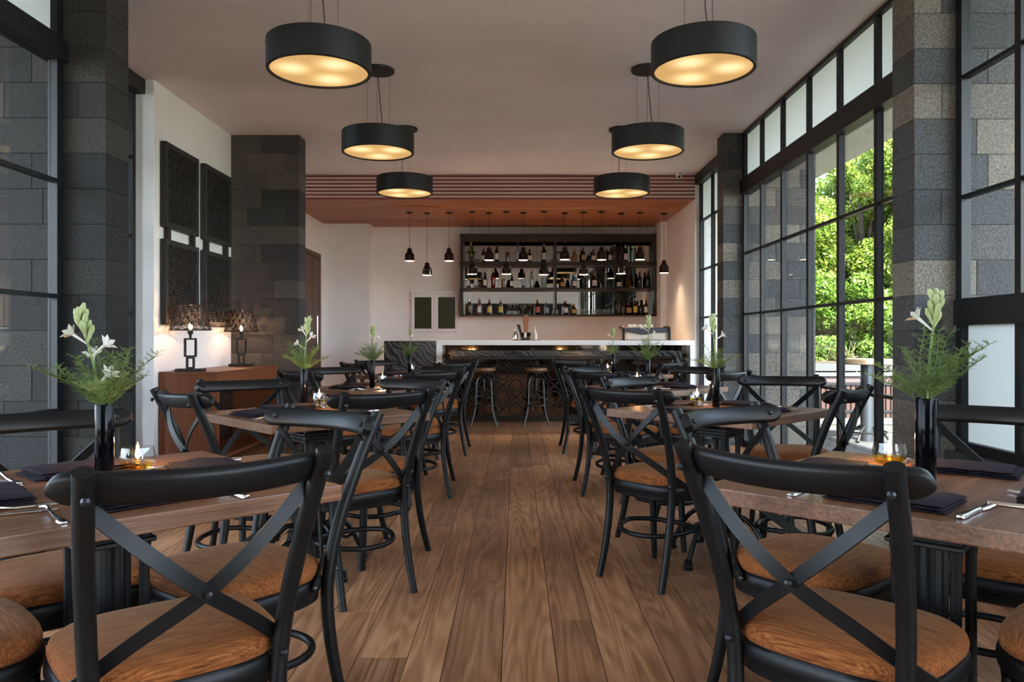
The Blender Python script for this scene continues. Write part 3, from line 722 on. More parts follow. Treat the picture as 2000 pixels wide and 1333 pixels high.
def flat_outline(prof, zf, th=.0022):
    """prof: list of (y, halfwidth); zf(y) centre height -> bent flat solid with a rounded top."""
    V = []; Fc = []; n = len(prof)
    for (y, w) in prof:
        z = zf(y); V += [(-w, y, z), (w, y, z), (w * .75, y, z + th), (-w * .75, y, z + th)]
    for i in range(n - 1):
        a = i * 4; b = a + 4
        for k in range(4): Fc.append((a + k, a + (k + 1) % 4, b + (k + 1) % 4, b + k))
    Fc.append((3, 2, 1, 0)); Fc.append(tuple((n - 1) * 4 + k for k in range(4)))
    return MB().add(V, Fc)
def make_fork():
    t = thing('dinner_fork', 'x', 'fork')
    zf = lambda y: .0012 + .010 * math.exp(-((y - .035) / .03) ** 2) + (.004 * max(0, (y - .05) / .05))
    flat_outline([(-.105, .006), (-.10, .0095), (-.085, .010), (-.06, .0065), (-.02, .0035), (.01, .003), (.03, .0042), (.045, .010), (.055, .0115)], zf, .003).build('handle', M['silver'], t, smooth=50)
    for k in range(4):
        x = -.0090 + .006 * k; m = MB()
        m.tube([(x, .054, zf(.054) + .001), (x, .075, zf(.075)), (x * .95, .098, zf(.098) + .001)], [.0018, .0016, .0008], 6); m.build('tine', M['silver'], t)
    return t
def make_knife():
    t = thing('dinner_knife', 'x', 'knife')
    zf = lambda y: .0008
    flat_outline([(-.115, .006), (-.11, .0095), (-.09, .0095), (-.05, .0065), (-.01, .006), (0, .0075)], zf, .0075).build('handle', M['silver'], t, bevel=.001, smooth=50)
    flat_outline([(0, .0055), (.02, .0085), (.07, .0095), (.095, .007), (.108, .0015)], lambda y: .002, .002).build('blade', M['silver'], t, smooth=50)
    return t
proto_fork, proto_knife = make_fork(), make_knife(); cut_used = {'f': False, 'k': False}

# ---- flowers
def make_sprig(name, seed, size=1.0, wisps=7):
    g = random.Random(seed); V = []
    def needle(p, d, l, w):
        d = Vector(d).normalized(); s = d.cross(Vector((g.uniform(-1, 1), g.uniform(-1, 1), g.uniform(-1, 1)))).normalized() * w
        V.extend([p - s * .4, p + s * .4, p + d * l * .6 + s, p + d * l]); 
    m = MB()
    for k in range(wisps):
        a = g.uniform(0, 2*PI); lean = g.uniform(.15, 1.15); L = size * g.uniform(.10, .19)
        p = Vector((g.uniform(-.008, .008), g.uniform(-.008, .008), -.02)); d = Vector((math.cos(a) * lean, math.sin(a) * lean, 1)).normalized()
        pts = [p.copy()]; n = 14
        for i in range(n):
            d = (d + Vector((g.uniform(-.12, .12), g.uniform(-.12, .12), -.04))).normalized(); p = p + d * (L + .02) / n; pts.append(p.copy())
        m.tube(pts, [.0011] * len(pts), 4)
        for i, q in enumerate(pts[3:]):
            for s in range(4):
                b = g.uniform(0, 2*PI); dd = (Vector((math.cos(b), math.sin(b), g.uniform(.2, .9)))).normalized(); bl = size * g.uniform(.018, .045) * (1 - .5 * i / n)
                q2 = q + dd * bl; m.tube([q, q2], .0006, 3)
                for u in range(8):
                    needle(q + (q2 - q) * (u / 7.5), dd + Vector((g.uniform(-1, 1), g.uniform(-1, 1), g.uniform(-.6, 1))) * 1.1, g.uniform(.005, .011), .0008)
    base = len(m.v); m.v += [tuple(p) for p in V]; m.f += [tuple(base + i * 4 + j for j in range(4)) for i in range(len(V) // 4)]
    return m
sprig_meshes = []
for k in range(4):
    o = make_sprig('s', 100 + k, 1.0, (17, 14, 13, 12)[k]).build('fern_sprig', M['fern'], smooth=0); sprig_meshes.append(o.data); bpy.data.objects.remove(o)
def make_tuberose(label, loc, lean, h, seed, blooms):
    g = random.Random(seed); t = thing('tuberose_stem', label, 'flower', loc, 0, 'tuberose stems on the tables')
    lv = Vector((lean[0], lean[1], 1))
    P = [Vector((0, 0, -.12)) , Vector((lean[0]*h*.4, lean[1]*h*.4, h*.45)), Vector((lean[0]*h, lean[1]*h, h))]
    pts = smooth_path(P, 6); MB().tube(pts, [.0042 - .0018 * i / len(pts) for i in range(len(pts))], 8).build('stalk', M['stemgreen'], t)
    top = P[-1]
    def axis_at(u): 
        i = u * (len(pts) - 1); k = min(int(i), len(pts) - 2); return pts[k] + (pts[k+1] - pts[k]) * (i - k)
    def bud(p, d, L, r, m):
        d = Vector(d).normalized(); pp = [p, p + d * L * .35, p + d * L * .75, p + d * L]
        return MB().tube(pp, [r * .35, r * .6, r, r * .45], 8).build('bud', m, t, smooth=60)
    for k in range(12):
        a = k * 2.4; u = .70 + .28 * (k / 12); p = axis_at(u)
        bud(p, Vector((math.cos(a) * .5, math.sin(a) * .5, 1)) + lv * .3, .040 + .012 * g.random(), .0078, M['bud'])
    for k in range(blooms):
        u = .68 - .10 * k; p = axis_at(u); a = g.uniform(0, 2*PI) if k else PI; a = PI * (k % 2) + g.uniform(-.6, .6) + 2.6
        d = Vector((math.cos(a) * .8, math.sin(a) * .5, .55)).normalized(); q = p + d * .045
        f = MB().tube([p, p + d * .02, q], [.002, .0028, .0045], 8)
        s1 = d.cross(Vector((0, 0, 1))).normalized(); s2 = d.cross(s1)
        for j in range(6):
            b = j * PI / 3 + g.uniform(-.2, .2); w = (s1 * math.cos(b) + s2 * math.sin(b)); tg = d.cross(w)
            V = [q + w * .002 - tg * .003, q + w * .002 + tg * .003, q + w * .014 + d * .014 + tg * .0065, q + w * .024 + d * .018, q + w * .014 + d * .014 - tg * .0065]
            V2 = [v + d * .0009 for v in V]; f.add(V + V2, [(4,3,2,1,0), (5,6,7,8,9)] + [(i, (i+1) % 5, 5 + (i+1) % 5, 5 + i) for i in range(5)])
        f.build('bloom', M['petal'], t, smooth=60)
    return t
def make_vase(label, loc, r, h):
    t = MB().lathe([(r*.9, 0), (r, .004), (r, h - .002), (r - .001, h), (r - .003, h), (r - .003, .012), (1e-5, .012)], 28).build('vase', M['vase'], smooth=40)
    t.location = loc; return tag(t, label, 'vase', 'black cylinder vases on the tables')
def make_candle(label, loc, kind):
    t = thing('candle_glass', label, 'candle', loc, 0, 'candle glasses on the tables')
    if kind == 0:   # low rounded bowl with amber wax
        pr = [(.033, .0), (.042, .004), (.0455, .02), (.045, .036), (.040, .060)]; lv = .020
        MB().lathe(pr + [(r - .0016, z) for r, z in pr[::-1]][:-1] + [(.030, .004), (1e-5, .004)], 28).build('glass', M['clear'], t, smooth=60)
        MB().lathe([(1e-5, .0045), (.036, .005), (.0425, lv), (1e-5, lv + .0005)], 28).build('wax', M['oil'], t, smooth=40)
    else:           # tumbler with water and a floating yellow oil layer
        pr = [(.030, .0), (.034, .003), (.0375, .03), (.037, .055), (.034, .078)]; lv = .044
        MB().lathe(pr + [(r - .0016, z) for r, z in pr[::-1]][:-1] + [(.028, .005), (1e-5, .005)], 28).build('glass', M['clear'], t, smooth=60)
        MB().lathe([(1e-5, .006), (.031, .006), (.0345, .031), (1e-5, .031)], 24).build('water', M['water'], t, smooth=40)
        MB().lathe([(1e-5, .0315), (.0345, .0315), (.0345, lv), (1e-5, lv)], 24).build('oil', M['oil'], t, smooth=40)
    MB().lathe([(.008, lv + .0005), (.010, lv + .002), (1e-5, lv + .003)], 14).build('float', M['silver'], t)
    fl_ = MB().lathe([(1e-5, lv + .006), (.0045, lv + .011), (.0066, lv + .018), (.0050, lv + .030), (.002, lv + .044), (1e-5, lv + .054)], 10).build('flame', M['flame'], t)
    ld = bpy.data.lights.new('candle_light', 'POINT'); ld.energy = 0.6; ld.color = (1.0, .55, .22); ld.shadow_soft_size = .008
    lo = bpy.data.objects.new('candle_light', ld); COL.objects.link(lo); lo.parent = t; lo.location = (0, 0, lv + .06)
    return t

# ---- layout read from the photograph: table centres and chair positions (seat centre from rail)
TB = {'L1': (-0.985, 1.848, 45), 'L2': (-0.975, 3.68, 43), 'L3': (-1.0, 5.60, 45), 'L4': (-1.02, 7.55, 46),
      'R1': (1.005, 1.848, 46), 'R2': (1.02, 3.85, 44), 'R3': (1.0, 5.67, 45), 'R4': (1.0, 7.65, 45)}
TD = {'L1': 'nearest left table', 'L2': 'second left table', 'L3': 'third left table', 'L4': 'farthest left table',
      'R1': 'nearest right table', 'R2': 'second right table', 'R3': 'third right table', 'R4': 'farthest right table'}
CD = {'NA': 'aisle side, back to camera', 'FA': 'aisle side, facing camera', 'NW': 'window side, back to camera', 'FW': 'window side, facing camera'}
# rail middles (x, y) and facing angle where measured, else default ring
RAIL = {('L1','NA'): (-.548, 1.38, 38), ('R1','NA'): (.49, 1.44, -45), ('L1','FA'): (-.567, 2.37, 142), ('R1','FA'): (.645, 2.46, -140),
        ('L2','NW'): (-1.43, 3.19, -46), ('L2','FW'): (-1.49, 4.14, -140), ('L2','FA'): (-.55, 4.15, 138), ('L2','NA'): (-.518, 3.16, 42),
        ('R2','NA'): (.45, 3.38, -46), ('R2','FA'): (.63, 4.45, -135), ('R2','FW'): (1.58, 4.60, 170), ('R2','NW'): (1.52, 3.42, 50),
        ('R3','NA'): (.53, 5.18, -45), ('R1','FW'): (1.60, 2.50, 138), ('L1','FW'): (-1.44, 2.31, -137),
        ('L3','FA'): (-.55, 6.15, 135)}
RO = .332   # rail middle lies this far behind the seat centre
chairs = {}
for tk, (tx, ty, ta) in TB.items():
    if not table_used[0]: t = proto_table; table_used[0] = True
    else: t = copy_tree(proto_table)
    t.location = (tx, ty, 0); t.rotation_euler = (0, 0, math.radians(ta))
    side = 'left' if tk[0] == 'L' else 'right'
    tag(t, {'1': 'dark wooden square table nearest the camera on the %s of the aisle', '2': 'dark wooden square table, second from the camera on the %s of the aisle', '3': 'dark wooden square table, third from the camera on the %s of the aisle', '4': 'dark wooden square table nearest the bar on the %s of the aisle'}[tk[1]] % side, 'table', 'dining tables')
    sx = -1 if tk[0] == 'L' else 1
    for ck in ('NA', 'FA', 'NW', 'FW'):
        ax = -sx if ck[1] == 'A' else sx; ay = -1 if ck[0] == 'N' else 1
        if (tk, ck) in RAIL:
            rx, ry, fa = RAIL[(tk, ck)]; fa = math.radians(fa)
        else:
            rx, ry = tx + ax * .678 * .707, ty + ay * .678 * .707; fa = math.atan2(ax * .707, -ay * .707)
        # facing vector for rotation fa about z: (-sin, cos)
        c = proto_chair if not chair_used[0] else copy_tree(proto_chair); chair_used[0] = True
        qx, qy = rx - math.sin(fa) * RO - tx, ry + math.cos(fa) * RO - ty; ql = math.hypot(qx, qy)
        if ql < .328: qx, qy = qx / ql * .328, qy / ql * .328      # keep the seats clear of the pedestal and of each other
        c.location = (tx + qx, ty + qy, 0); c.rotation_euler = (0, 0, fa)
        cds = CD[ck].replace('window', 'wall') if tk in ('L2', 'L3', 'L4') else CD[ck]
        tag(c, 'black cross-back chair at %s, %s' % (TD[tk], cds), 'chair', 'cross-back dining chairs')
        chairs[(tk, ck)] = c
# ---- place settings
def place(proto_key, proto, loc, rz, label, cat, group):
    o = proto if not cut_used[proto_key] else copy_tree(proto); cut_used[proto_key] = True
    o.location = loc; o.rotation_euler = (0, 0, rz); tag(o, label, cat, group)
gs = random.Random(77)
CUT = {('L1','FA','k'): (-.887, 2.157, -.118, -.098), ('L1','NA','k'): (-.677, 1.756, -.77, .63), ('L1','NA','f'): (-.926, 1.53, -.68, .73), ('L1','NW','k'): (-1.03, 1.515, .84, .54),
       ('R1','NA','k'): (.945, 1.565, .75, .66), ('R1','NA','f'): (.69, 1.78, .75, .62), ('R1','NW','f'): (1.19, 1.68, -.7, .7)}
for tk, (tx, ty, ta) in TB.items():
    sx = -1 if tk[0] == 'L' else 1
    for ck in ('NA', 'FA', 'NW', 'FW'):
        ax = -sx if ck[1] == 'A' else sx; ay = -1 if ck[0] == 'N' else 1
        # nearest side direction of the table towards this chair
        base = math.atan2(ay, ax); k = round((base - math.radians(ta)) / (PI / 2)); an = math.radians(ta) + k * PI / 2
        dx, dy = math.cos(an), math.sin(an); px, py = -dy, dx
        def at(o, s): return (tx + dx * o + px * s, ty + dy * o + py * s, .7503)
        rz = an + PI / 2
        n = bpy.data.objects.new('folded_napkin', nap_meshes[gs.randint(0, 3)]); COL.objects.link(n)
        n.location = at(.255 + gs.uniform(-.015, .01), gs.uniform(-.01, .01)); n.rotation_euler = (0, 0, rz + gs.uniform(-.12, .12))
        who = (CD[ck].replace('window', 'wall') if tk in ('L2', 'L3', 'L4') else CD[ck]).replace('back to camera', 'near edge').replace('facing camera', 'far edge')
        tag(n, 'folded dark purple napkin on %s, %s' % (TD[tk], who), 'napkin', 'folded napkins')
        def cl(kk, loc, rz_):
            if (tk, ck, kk) in CUT:
                q = CUT[(tk, ck, kk)]; return (q[0], q[1], .7503), math.atan2(-q[2], q[3])
            return loc, rz_
        place('f', proto_fork, *cl('f', at(.25 + gs.uniform(-.02, .02), .155), rz + PI + gs.uniform(-.1, .1)), 'steel fork on %s, %s' % (TD[tk], who), 'fork', 'forks on the tables')
        place('k', proto_knife, *cl('k', at(.25 + gs.uniform(-.02, .02), -.155), rz + PI + gs.uniform(-.1, .1)), 'steel knife on %s, %s' % (TD[tk], who), 'knife', 'knives on the tables')
# ---- vases, flowers, candles on each table: (vase x, y, r, h), (candle x, y, kind), tuberose lean, height, blooms
DEC = {'L1': ((-1.045, 1.95, .0225, .185), (-1.02, 2.07, 0), (-.28, -.05), .215, 4), 'R1': ((1.0, 1.875, .0235, .206), (1.05, 2.16, 0), (.12, 0), .235, 1),
       'L2': ((-1.105, 4.0, .020, .20), (-1.00, 3.90, 1), (.08, .05), .235, 3), 'R2': ((1.028, 3.95, .0185, .20), (.94, 3.99, 1), (-.08, 0), .25, 2),
       'L3': ((-1.03, 5.50, .0185, .20), (-1.0, 5.75, 1), (.02, 0), .22, 2), 'R3': ((.977, 5.70, .0185, .20), (.93, 5.90, 1), (.03, 0), .30, 4),
       'L4': ((-1.02, 7.35, .0185, .20), (-1.06, 7.80, 1), (.06, 0), .24, 2), 'R4': ((1.005, 7.93, .0185, .20), (.95, 7.98, 1), (-.02, 0), .23, 1)}
for i, (tk, (v, c, ln, h, bl)) in enumerate(DEC.items()):
    make_vase('slim gloss black cylinder vase on %s' % TD[tk], (v[0], v[1], .7502), v[2], v[3])
    make_tuberose('white tuberose stem standing in the black vase on %s' % TD[tk], (v[0], v[1], .75 + v[3]), ln, h, 10 + i, bl)
    s = bpy.data.objects.new('fern_sprig', sprig_meshes[i % 4]); COL.objects.link(s); s.location = (v[0], v[1], .75 + v[3]); s.rotation_euler = (0, 0, i * 1.3)
    sc = (1.0, 1.0, .95, .8, .9, .95, .8, .75)[i]; s.scale = (sc, sc, sc)
    tag(s, 'feathery green sprig in the black vase on %s' % TD[tk], 'foliage', 'green sprigs in the vases')
    make_candle('lit candle in a %s on %s' % (('low rounded glass', 'clear tumbler')[c[2]], TD[tk]), (c[0], c[1], .7502), c[2])
# ================================================================== LAMPS
def diffuser_mat():
    m = bpy.data.materials.new('glowing_diffuser'); m.use_nodes = True; nt = m.node_tree; nt.nodes.clear(); L = nt.links
    tc = N_(nt, 'ShaderNodeTexCoord'); tot = None
    for k in range(3):
        a = PI / 2 + k * 2 * PI / 3
        vd = N_(nt, 'ShaderNodeVectorMath', operation='DISTANCE'); L.new(tc.outputs['Object'], vd.inputs[0]); vd.inputs[1].default_value = (.145 * math.cos(a), .145 * math.sin(a), 0.02)
        mr = N_(nt, 'ShaderNodeMapRange', interpolation_type='SMOOTHERSTEP'); L.new(vd.outputs['Value'], mr.inputs[0]); mr.inputs[1].default_value = 0.0; mr.inputs[2].default_value = .17; mr.inputs[3].default_value = 1.0; mr.inputs[4].default_value = 0.0
        if tot is None: tot = mr.outputs[0]
        else:
            ad = N_(nt, 'ShaderNodeMath', operation='ADD'); L.new(tot, ad.inputs[0]); L.new(mr.outputs[0], ad.inputs[1]); tot = ad.outputs[0]
    r = ramp(nt, [(0.0, (.62, .36, .13)), (.5, (.85, .55, .22)), (1.0, (1.15, .85, .45))]); L.new(tot, r.inputs[0])
    e = N_(nt, 'ShaderNodeEmission'); L.new(r.outputs[0], e.inputs[0]); e.inputs[1].default_value = 0.25
    o = N_(nt, 'ShaderNodeOutputMaterial'); L.new(e.outputs[0], o.inputs[0]); return m
M['diff'] = diffuser_mat()
def make_drum():
    t = thing('drum_pendant_lamp', 'x', 'lamp')            # origin: centre of the drum's lower rim
    R, H = .285, .165
    MB().lathe([(R - .018, 0), (R - .004, 0), (R, .004), (R, H - .004), (R - .004, H), (R - .02, H), (R - .02, .03), (R - .02, .012), (R - .018, 0)], 64, cap=False).build('drum_shade', M['lampblack'], t, smooth=40)
    MB().lathe([(R - .021, H - .012), (1e-5, H - .012)], 48, cap=False).build('drum_lid', M['lampblack'], t)
    MB().lathe([(1e-5, .010), (R - .0195, .010), (R - .0195, .016), (1e-5, .016)], 48, cap=False).build('diffuser', M['diff'], t, smooth=40)
    up = ZC - 2.583
    MB().lathe([(.105, up - .022), (.128, up - .020), (.13, up - .016), (.13, up), (1e-5, up)], 40).build('ceiling_canopy', M['lampblack'], t, smooth=40)
    for k in range(3):
        a = PI / 6 + k * 2 * PI / 3; MB().tube([(.10 * math.cos(a), .10 * math.sin(a), up - .02), (.24 * math.cos(a) * .42, .24 * math.sin(a) * .42, H - .01)], .0013, 4).build('suspension_wire', M['wire'], t)
    MB().tube(smooth_path([(0, 0, up - .02), (.006, 0, up * .8), (.02, .01, up * .55), (.03, .0, H + .05), (.0, .0, H - .01)], 6), .0035, 6).build('power_cord', M['cord'], t)
    for k in range(6):
        a = PI / 6 + k * PI / 3; MB().ball((R * math.cos(a), R * math.sin(a), H - .03), .004, 6, 4).build('rim_screw', M['bolt'], t)
    return t
drum = make_drum(); first = True
SIDE = {0: 'left', 1: 'right'}
for i, (x, y, s, w) in enumerate([(-1.094, 4.27, 0, 'nearest the camera'), (-1.10, 6.12, 0, 'in the middle of the row'), (-1.135, 7.83, 0, 'nearest the bar'), (1.035, 4.25, 1, 'nearest the camera'), (1.045, 6.10, 1, 'in the middle of the row'), (1.078, 7.85, 1, 'nearest the bar')]):
    o = drum if first else copy_tree(drum); first = False
    o.location = (x, y, 2.583); o.rotation_euler = (0, 0, (-.2, .1, 2.6, .3, -.2, 2.4)[i])
    tag(o, 'round black drum pendant lamp over the %s tables, %s' % (SIDE[s], w), 'lamp', 'drum pendant lamps')

M['bellglow'] = emit_mat('warm_bulb_disc', (1.0, .86, .62), 1.6)
def make_bell(drop):
    t = thing('bell_pendant_lamp', 'x', 'lamp')            # origin at the ceiling plate
    MB().lathe([(1e-5, 0), (.028, 0), (.047, -.006), (.047, -.014), (.02, -.02), (1e-5, -.02)][::-1], 20).build('ceiling_plate', M['lampblack'], t, smooth=40)
    z = -drop
    MB().tube([(0, 0, -.015), (0, 0, z + .195)], .0026, 6).build('cord', M['cord'], t)
    MB().lathe([(.0715, 0), (.0725, .006), (.068, .012), (.067, .080), (.060, .098), (.038, .128), (.0335, .134), (.033, .166), (.029, .174), (.012, .178), (.008, .192), (1e-5, .194)], 28).build('bell_shade', M['bellblack'], t, smooth=45)
    sh = t.children[-1]
    MB().lathe([(.0665, -.0006), (1e-5, -.0008)], 24, cap=False).build('glowing_disc', M['bellglow'], t)
    for ch in t.children:
        if ch.name.startswith(('bell_shade', 'glowing_disc')): ch.location.z = z
    ld = bpy.data.lights.new('bell_light', 'SPOT'); ld.energy = BELL_W; ld.color = (1.0, .68, .40); ld.spot_size = 2.2; ld.spot_blend = 1.0; ld.shadow_soft_size = .05
    lo = bpy.data.objects.new('bell_light', ld); COL.objects.link(lo); lo.parent = t; lo.location = (0, 0, z - .004)
    return t
BELL_W = 13.0
bx_px = [800, 834, 877, 922, 955, 989, 1022, 1062, 1103, 1140, 1175, 1213, 1250, 1297]
by_px = [510, 538, 510, 536, 508.5, 536, 508.5, 537, 507.5, 537, 508, 535, 507.5, 533.5]
dep = [10.86, 10.90, 10.86, 10.78, 10.90, 10.80, 10.88, 10.76, 10.90, 10.84, 10.80, 10.93, 10.86, 10.95]
ORD = ['first', 'second', 'third', 'fourth', 'fifth', 'sixth', 'seventh', 'eighth', 'ninth', 'tenth', 'eleventh', 'twelfth', 'thirteenth', 'fourteenth', 'fifteenth', 'sixteenth', 'seventeenth', 'eighteenth', 'nineteenth', 'twentieth']
TOPB = SB - 0.026 - 0.0205
for i in range(14):
    p = W(bx_px[i], by_px[i], dep[i]); zt = SB - 0.0465
    BELL_W = 13.0 if i < 13 else 5.0
    o = make_bell(zt - p.z); o.location = (p.x, p.y, zt)
    tag(o, 'gloss black bell pendant over the bar, %s from the left, hanging %s' % (ORD[i], 'high' if by_px[i] < 520 else 'low'), 'lamp', 'bell pendants over the bar')

# ================================================================== BAR
bar = thing('bar_counter', 'long bar with white top and mirrored front behind dark fretwork', 'bar', (0.65, 10.35, 0))
ox, oy = bar.location.x, bar.location.y
def B(x0, x1, y0, y1, z0, z1): return MB().box(x0 - ox, x1 - ox, y0 - oy, y1 - oy, z0, z1)
B(-1.042, 2.332, 10.02, 10.72, 1.022, 1.083).build('white_top', M['whitesolid'], bar, bevel=.003, smooth=0)
B(-1.042, -.969, 10.02, 10.72, 0, 1.022).build('white_side', M['whitesolid'], bar, bevel=.003, smooth=0)
B(2.271, 2.332, 10.02, 10.72, 0, 1.022).build('white_side', M['whitesolid'], bar, bevel=.003, smooth=0)
mr_ = B(-.969, 2.271, 10.27, 10.30, .075, 1.022).build('mirror_front', M['darkmirror'], bar, smooth=0)
B(-.969, 2.271, 10.255, 10.34, 0, .075).build('plinth', M['barfret'], bar, smooth=0)
B(-.969, 2.271, 10.30, 10.70, .0, 1.02).build('carcass', M['shelfwood'], bar, smooth=0)
# fretwork: columns of octagons and crossed diamonds
fw = MB()
def seg(x0, z0, x1, z1, w=.021): fw.bar((x0 - ox, 10.262 - oy, z0), (x1 - ox, 10.262 - oy, z1), w, .014, (0, 1, 0))
cw, ch = .172, .157
nx, nz = int(3.2 / cw), 5
for i in range(nx):
    for j in range(nz):
        x = -.95 + i * cw; z = .09 + j * ch; c = .056
        odd = (i + j) % 2
        if odd:      # octagon cell
            for (a, b) in (((x, z + c), (x + c, z)), ((x + cw - c, z), (x + cw, z + c)), ((x + cw, z + ch - c), (x + cw - c, z + ch)), ((x + c, z + ch), (x, z + ch - c))): seg(*a, *b)
            seg(x, z + c, x, z + ch - c); seg(x + cw, z + c, x + cw, z + ch - c); seg(x + c, z, x + cw - c, z); seg(x + c, z + ch, x + cw - c, z + ch)
        else:        # crossed cell
            seg(x, z, x + cw, z + ch); seg(x, z + ch, x + cw, z)
fw.build('fretwork', M['barfret'], bar, smooth=0)
B(-.969, 2.271, 10.25, 10.275, .868, .895).build('fretwork_rail', M['barfret'], bar, smooth=0)
def LG(x0, x1, y0, y1, z0, z1): return B(x0 + .64, x1 + .64, y0 + 9.99, y1 + 9.99, z0, z1)
ls_ = LG(-1.475, 1.466, -.24, .262, .882, .950).build('ledge_slab', M['marble'], bar, bevel=.003, smooth=0); ls_['label'] = 'lower black veined marble ledge above the stools'
LG(-1.46, 1.45, -.20, .262, .845, .881).build('ledge_support', M['shelfwood'], bar, smooth=0)
LG(1.385, 1.466, -.24, .25, 0, .881).build('ledge_leg', M['marble'], bar, bevel=.003, smooth=0)
mb_ = MB().box(-.340, .340, 0, .72, 0, 1.077).build('marble_block', M['marble'], bevel=.003, smooth=0); mb_.location = (-1.384, 10.02, 0)
tag(mb_, 'black wave-veined marble block at the left end of the bar', 'counter')

# stools
M['stoolwood'] = wood_mat('stool_seat_wood', (.10, .04, .018), (.19, .085, .04), (.28, .14, .07), 'X', .35)
M['gun'] = mat('gunmetal', (.055, .052, .05), .35, .8)
def make_stool(label, x, y, rz):
    t = thing('bar_stool', label, 'stool', (x, y, 0), rz, 'bar stools at the ledge')
    MB().lathe([(1e-5, .695), (.14, .695), (.147, .702), (.147, .728), (.140, .735), (1e-5, .737)], 32).build('seat', M['stoolwood'], t, smooth=40)
    MB().lathe([(.118, .668), (.124, .694), (1e-5, .694)], 24).build('seat_plate', M['gun'], t, smooth=40)
    MB().tube([(0, 0, .44), (0, 0, .69)], .012, 10).build('screw_post', M['gun'], t)
    MB().lathe([(.03, .60), (.05, .625), (.03, .64)], 16).build('hub', M['gun'], t)
    for k in range(4):
        a = PI / 4 + k * PI / 2; c, s = math.cos(a), math.sin(a)
        pts = smooth_path([(.02, .62), (.09, .615), (.128, .56), (.136, .42), (.145, .26), (.165, .17), (.205, 0)], 4) if False else None
        P = smooth_path([(.02*c, .02*s, .618), (.085*c, .085*s, .612), (.128*c, .128*s, .555), (.138*c, .138*s, .40), (.148*c, .148*s, .24), (.168*c, .168*s, .16), (.225*c, .225*s, 0)], 4)
        lg_ = MB().tube(P, .0115, 8).build('leg', M['gun'], t)
        MB().lathe([(.014, 0), (.015, .012), (.012, .02)], 8, (.225*c, .225*s, 0)).build('foot', M['gun'], lg_)
    MB().tube([(.168 * math.cos(2*PI*k/32), .168 * math.sin(2*PI*k/32), .262) for k in range(32)], .009, 8, closed=True).build('foot_ring', M['gun'], t)
    MB().tube([(.138 * math.cos(2*PI*k/32), .138 * math.sin(2*PI*k/32), .36) for k in range(32)], .005, 6, closed=True).build('brace_ring', M['gun'], t)
    return t
make_stool('black metal bar stool with round wooden seat, left of the pair', -.41, 9.83, 0.0)
make_stool('black metal bar stool with round wooden seat, right of the pair', .255, 9.83, 0.0)

# ---- things on the counter
CT = 1.0832
def lathe_thing(name, label, cat, prof, loc, m, n=16, group=None):
    o = MB().lathe(prof, n).build(name, m, smooth=45); o.location = loc; return tag(o, label, cat, group)
p = W(1024, 663, 10.32)
ty_ = MB().box(-.19, .19, -.10, .10, 0, .006).build('bar_tray', M['shelfwood'], bevel=.002, smooth=0); ty_.location = (p.x + .02, 10.32, CT); tag(ty_, 'flat black service tray on the white bar top', 'tray')
cz = CT + .0065
hd = thing('straw_caddy', 'black square caddy on the bar tray holding straws and stirrers', 'caddy', (W(1026, 0, 10.32).x, 10.32, cz))
MB().add([(-.06,-.05,0),(.06,-.05,0),(.06,.05,0),(-.06,.05,0),(-.072,-.06,.10),(.072,-.06,.10),(.072,.06,.10),(-.072,.06,.10),(-.066,-.054,.10),(.066,-.054,.10),(.066,.054,.10),(-.066,.054,.10),(-.055,-.045,.006),(.055,-.045,.006),(.055,.045,.006),(-.055,.045,.006)],
         [(0,3,2,1),(0,1,5,4),(1,2,6,5),(2,3,7,6),(3,0,4,7),(4,5,9,8),(5,6,10,9),(6,7,11,10),(7,4,8,11),(8,9,13,12),(9,10,14,13),(10,11,15,14),(11,8,12,15),(12,13,14,15)]).build('caddy_box', M['bellblack'], hd, smooth=0)
MB().box(-.016, .016, -.064, -.060, .035, .10).build('paper_tag', M['petal'], hd, smooth=0)
grw = random.Random(3)
for k in range(9): 
    o = MB().tube([(0, 0, 0), (-.05 - .012 * (k % 3), .01 * (k % 2), .20)], .0045, 6).build('black_straw', M['cord']); o.location = (W(1022, 0, 10.32).x - .012 + .004 * (k % 4), 10.30 + .007 * k, cz + .008); tag(o, 'thin black straw fanned in the bar caddy', 'straw', 'black straws in the bar caddy')
brn = wood_mat('cinnamon_brown', (.16, .06, .025), (.26, .11, .05), (.36, .17, .08), 'Z', .6)
for k in range(7): 
    o = MB().tube([(0, 0, 0), (.006 * (k - 3), .004 * (k % 3), .30 + .02 * (k % 3))], .006, 6).build('brown_stick', brn); o.location = (W(1027, 0, 10.32).x + .009 * (k - 3) * .6, 10.285 + .008 * k, cz + .008); tag(o, 'long brown stirring stick standing in the bar caddy', 'stick', 'brown sticks in the bar caddy')
lathe_thing('chrome_shaker', 'small chrome cruet on the bar tray left of the straw caddy', 'cruet', [(.03, 0), (.034, .02), (.032, .07), (.022, .10), (.012, .12), (.010, .14), (.014, .145), (1e-5, .147)], (W(1006.5, 0, 10.32).x, 10.32, cz), M['silver'])
ob = thing('squeeze_bottle', 'white pointed squeeze bottle on the bar tray right of the straw caddy', 'bottle', (W(1045, 0, 10.32).x, 10.32, cz))
MB().lathe([(.026, 0), (.028, .01), (.028, .075), (.022, .095), (.014, .105), (1e-5, .105)], 16).build('body', mat('milky_plastic', (.55, .53, .53), .35), ob, smooth=45)
MB().lathe([(.013, .105), (.012, .125), (.006, .14), (.003, .175), (1e-5, .176)], 12).build('nozzle', M['petal'], ob, smooth=45)
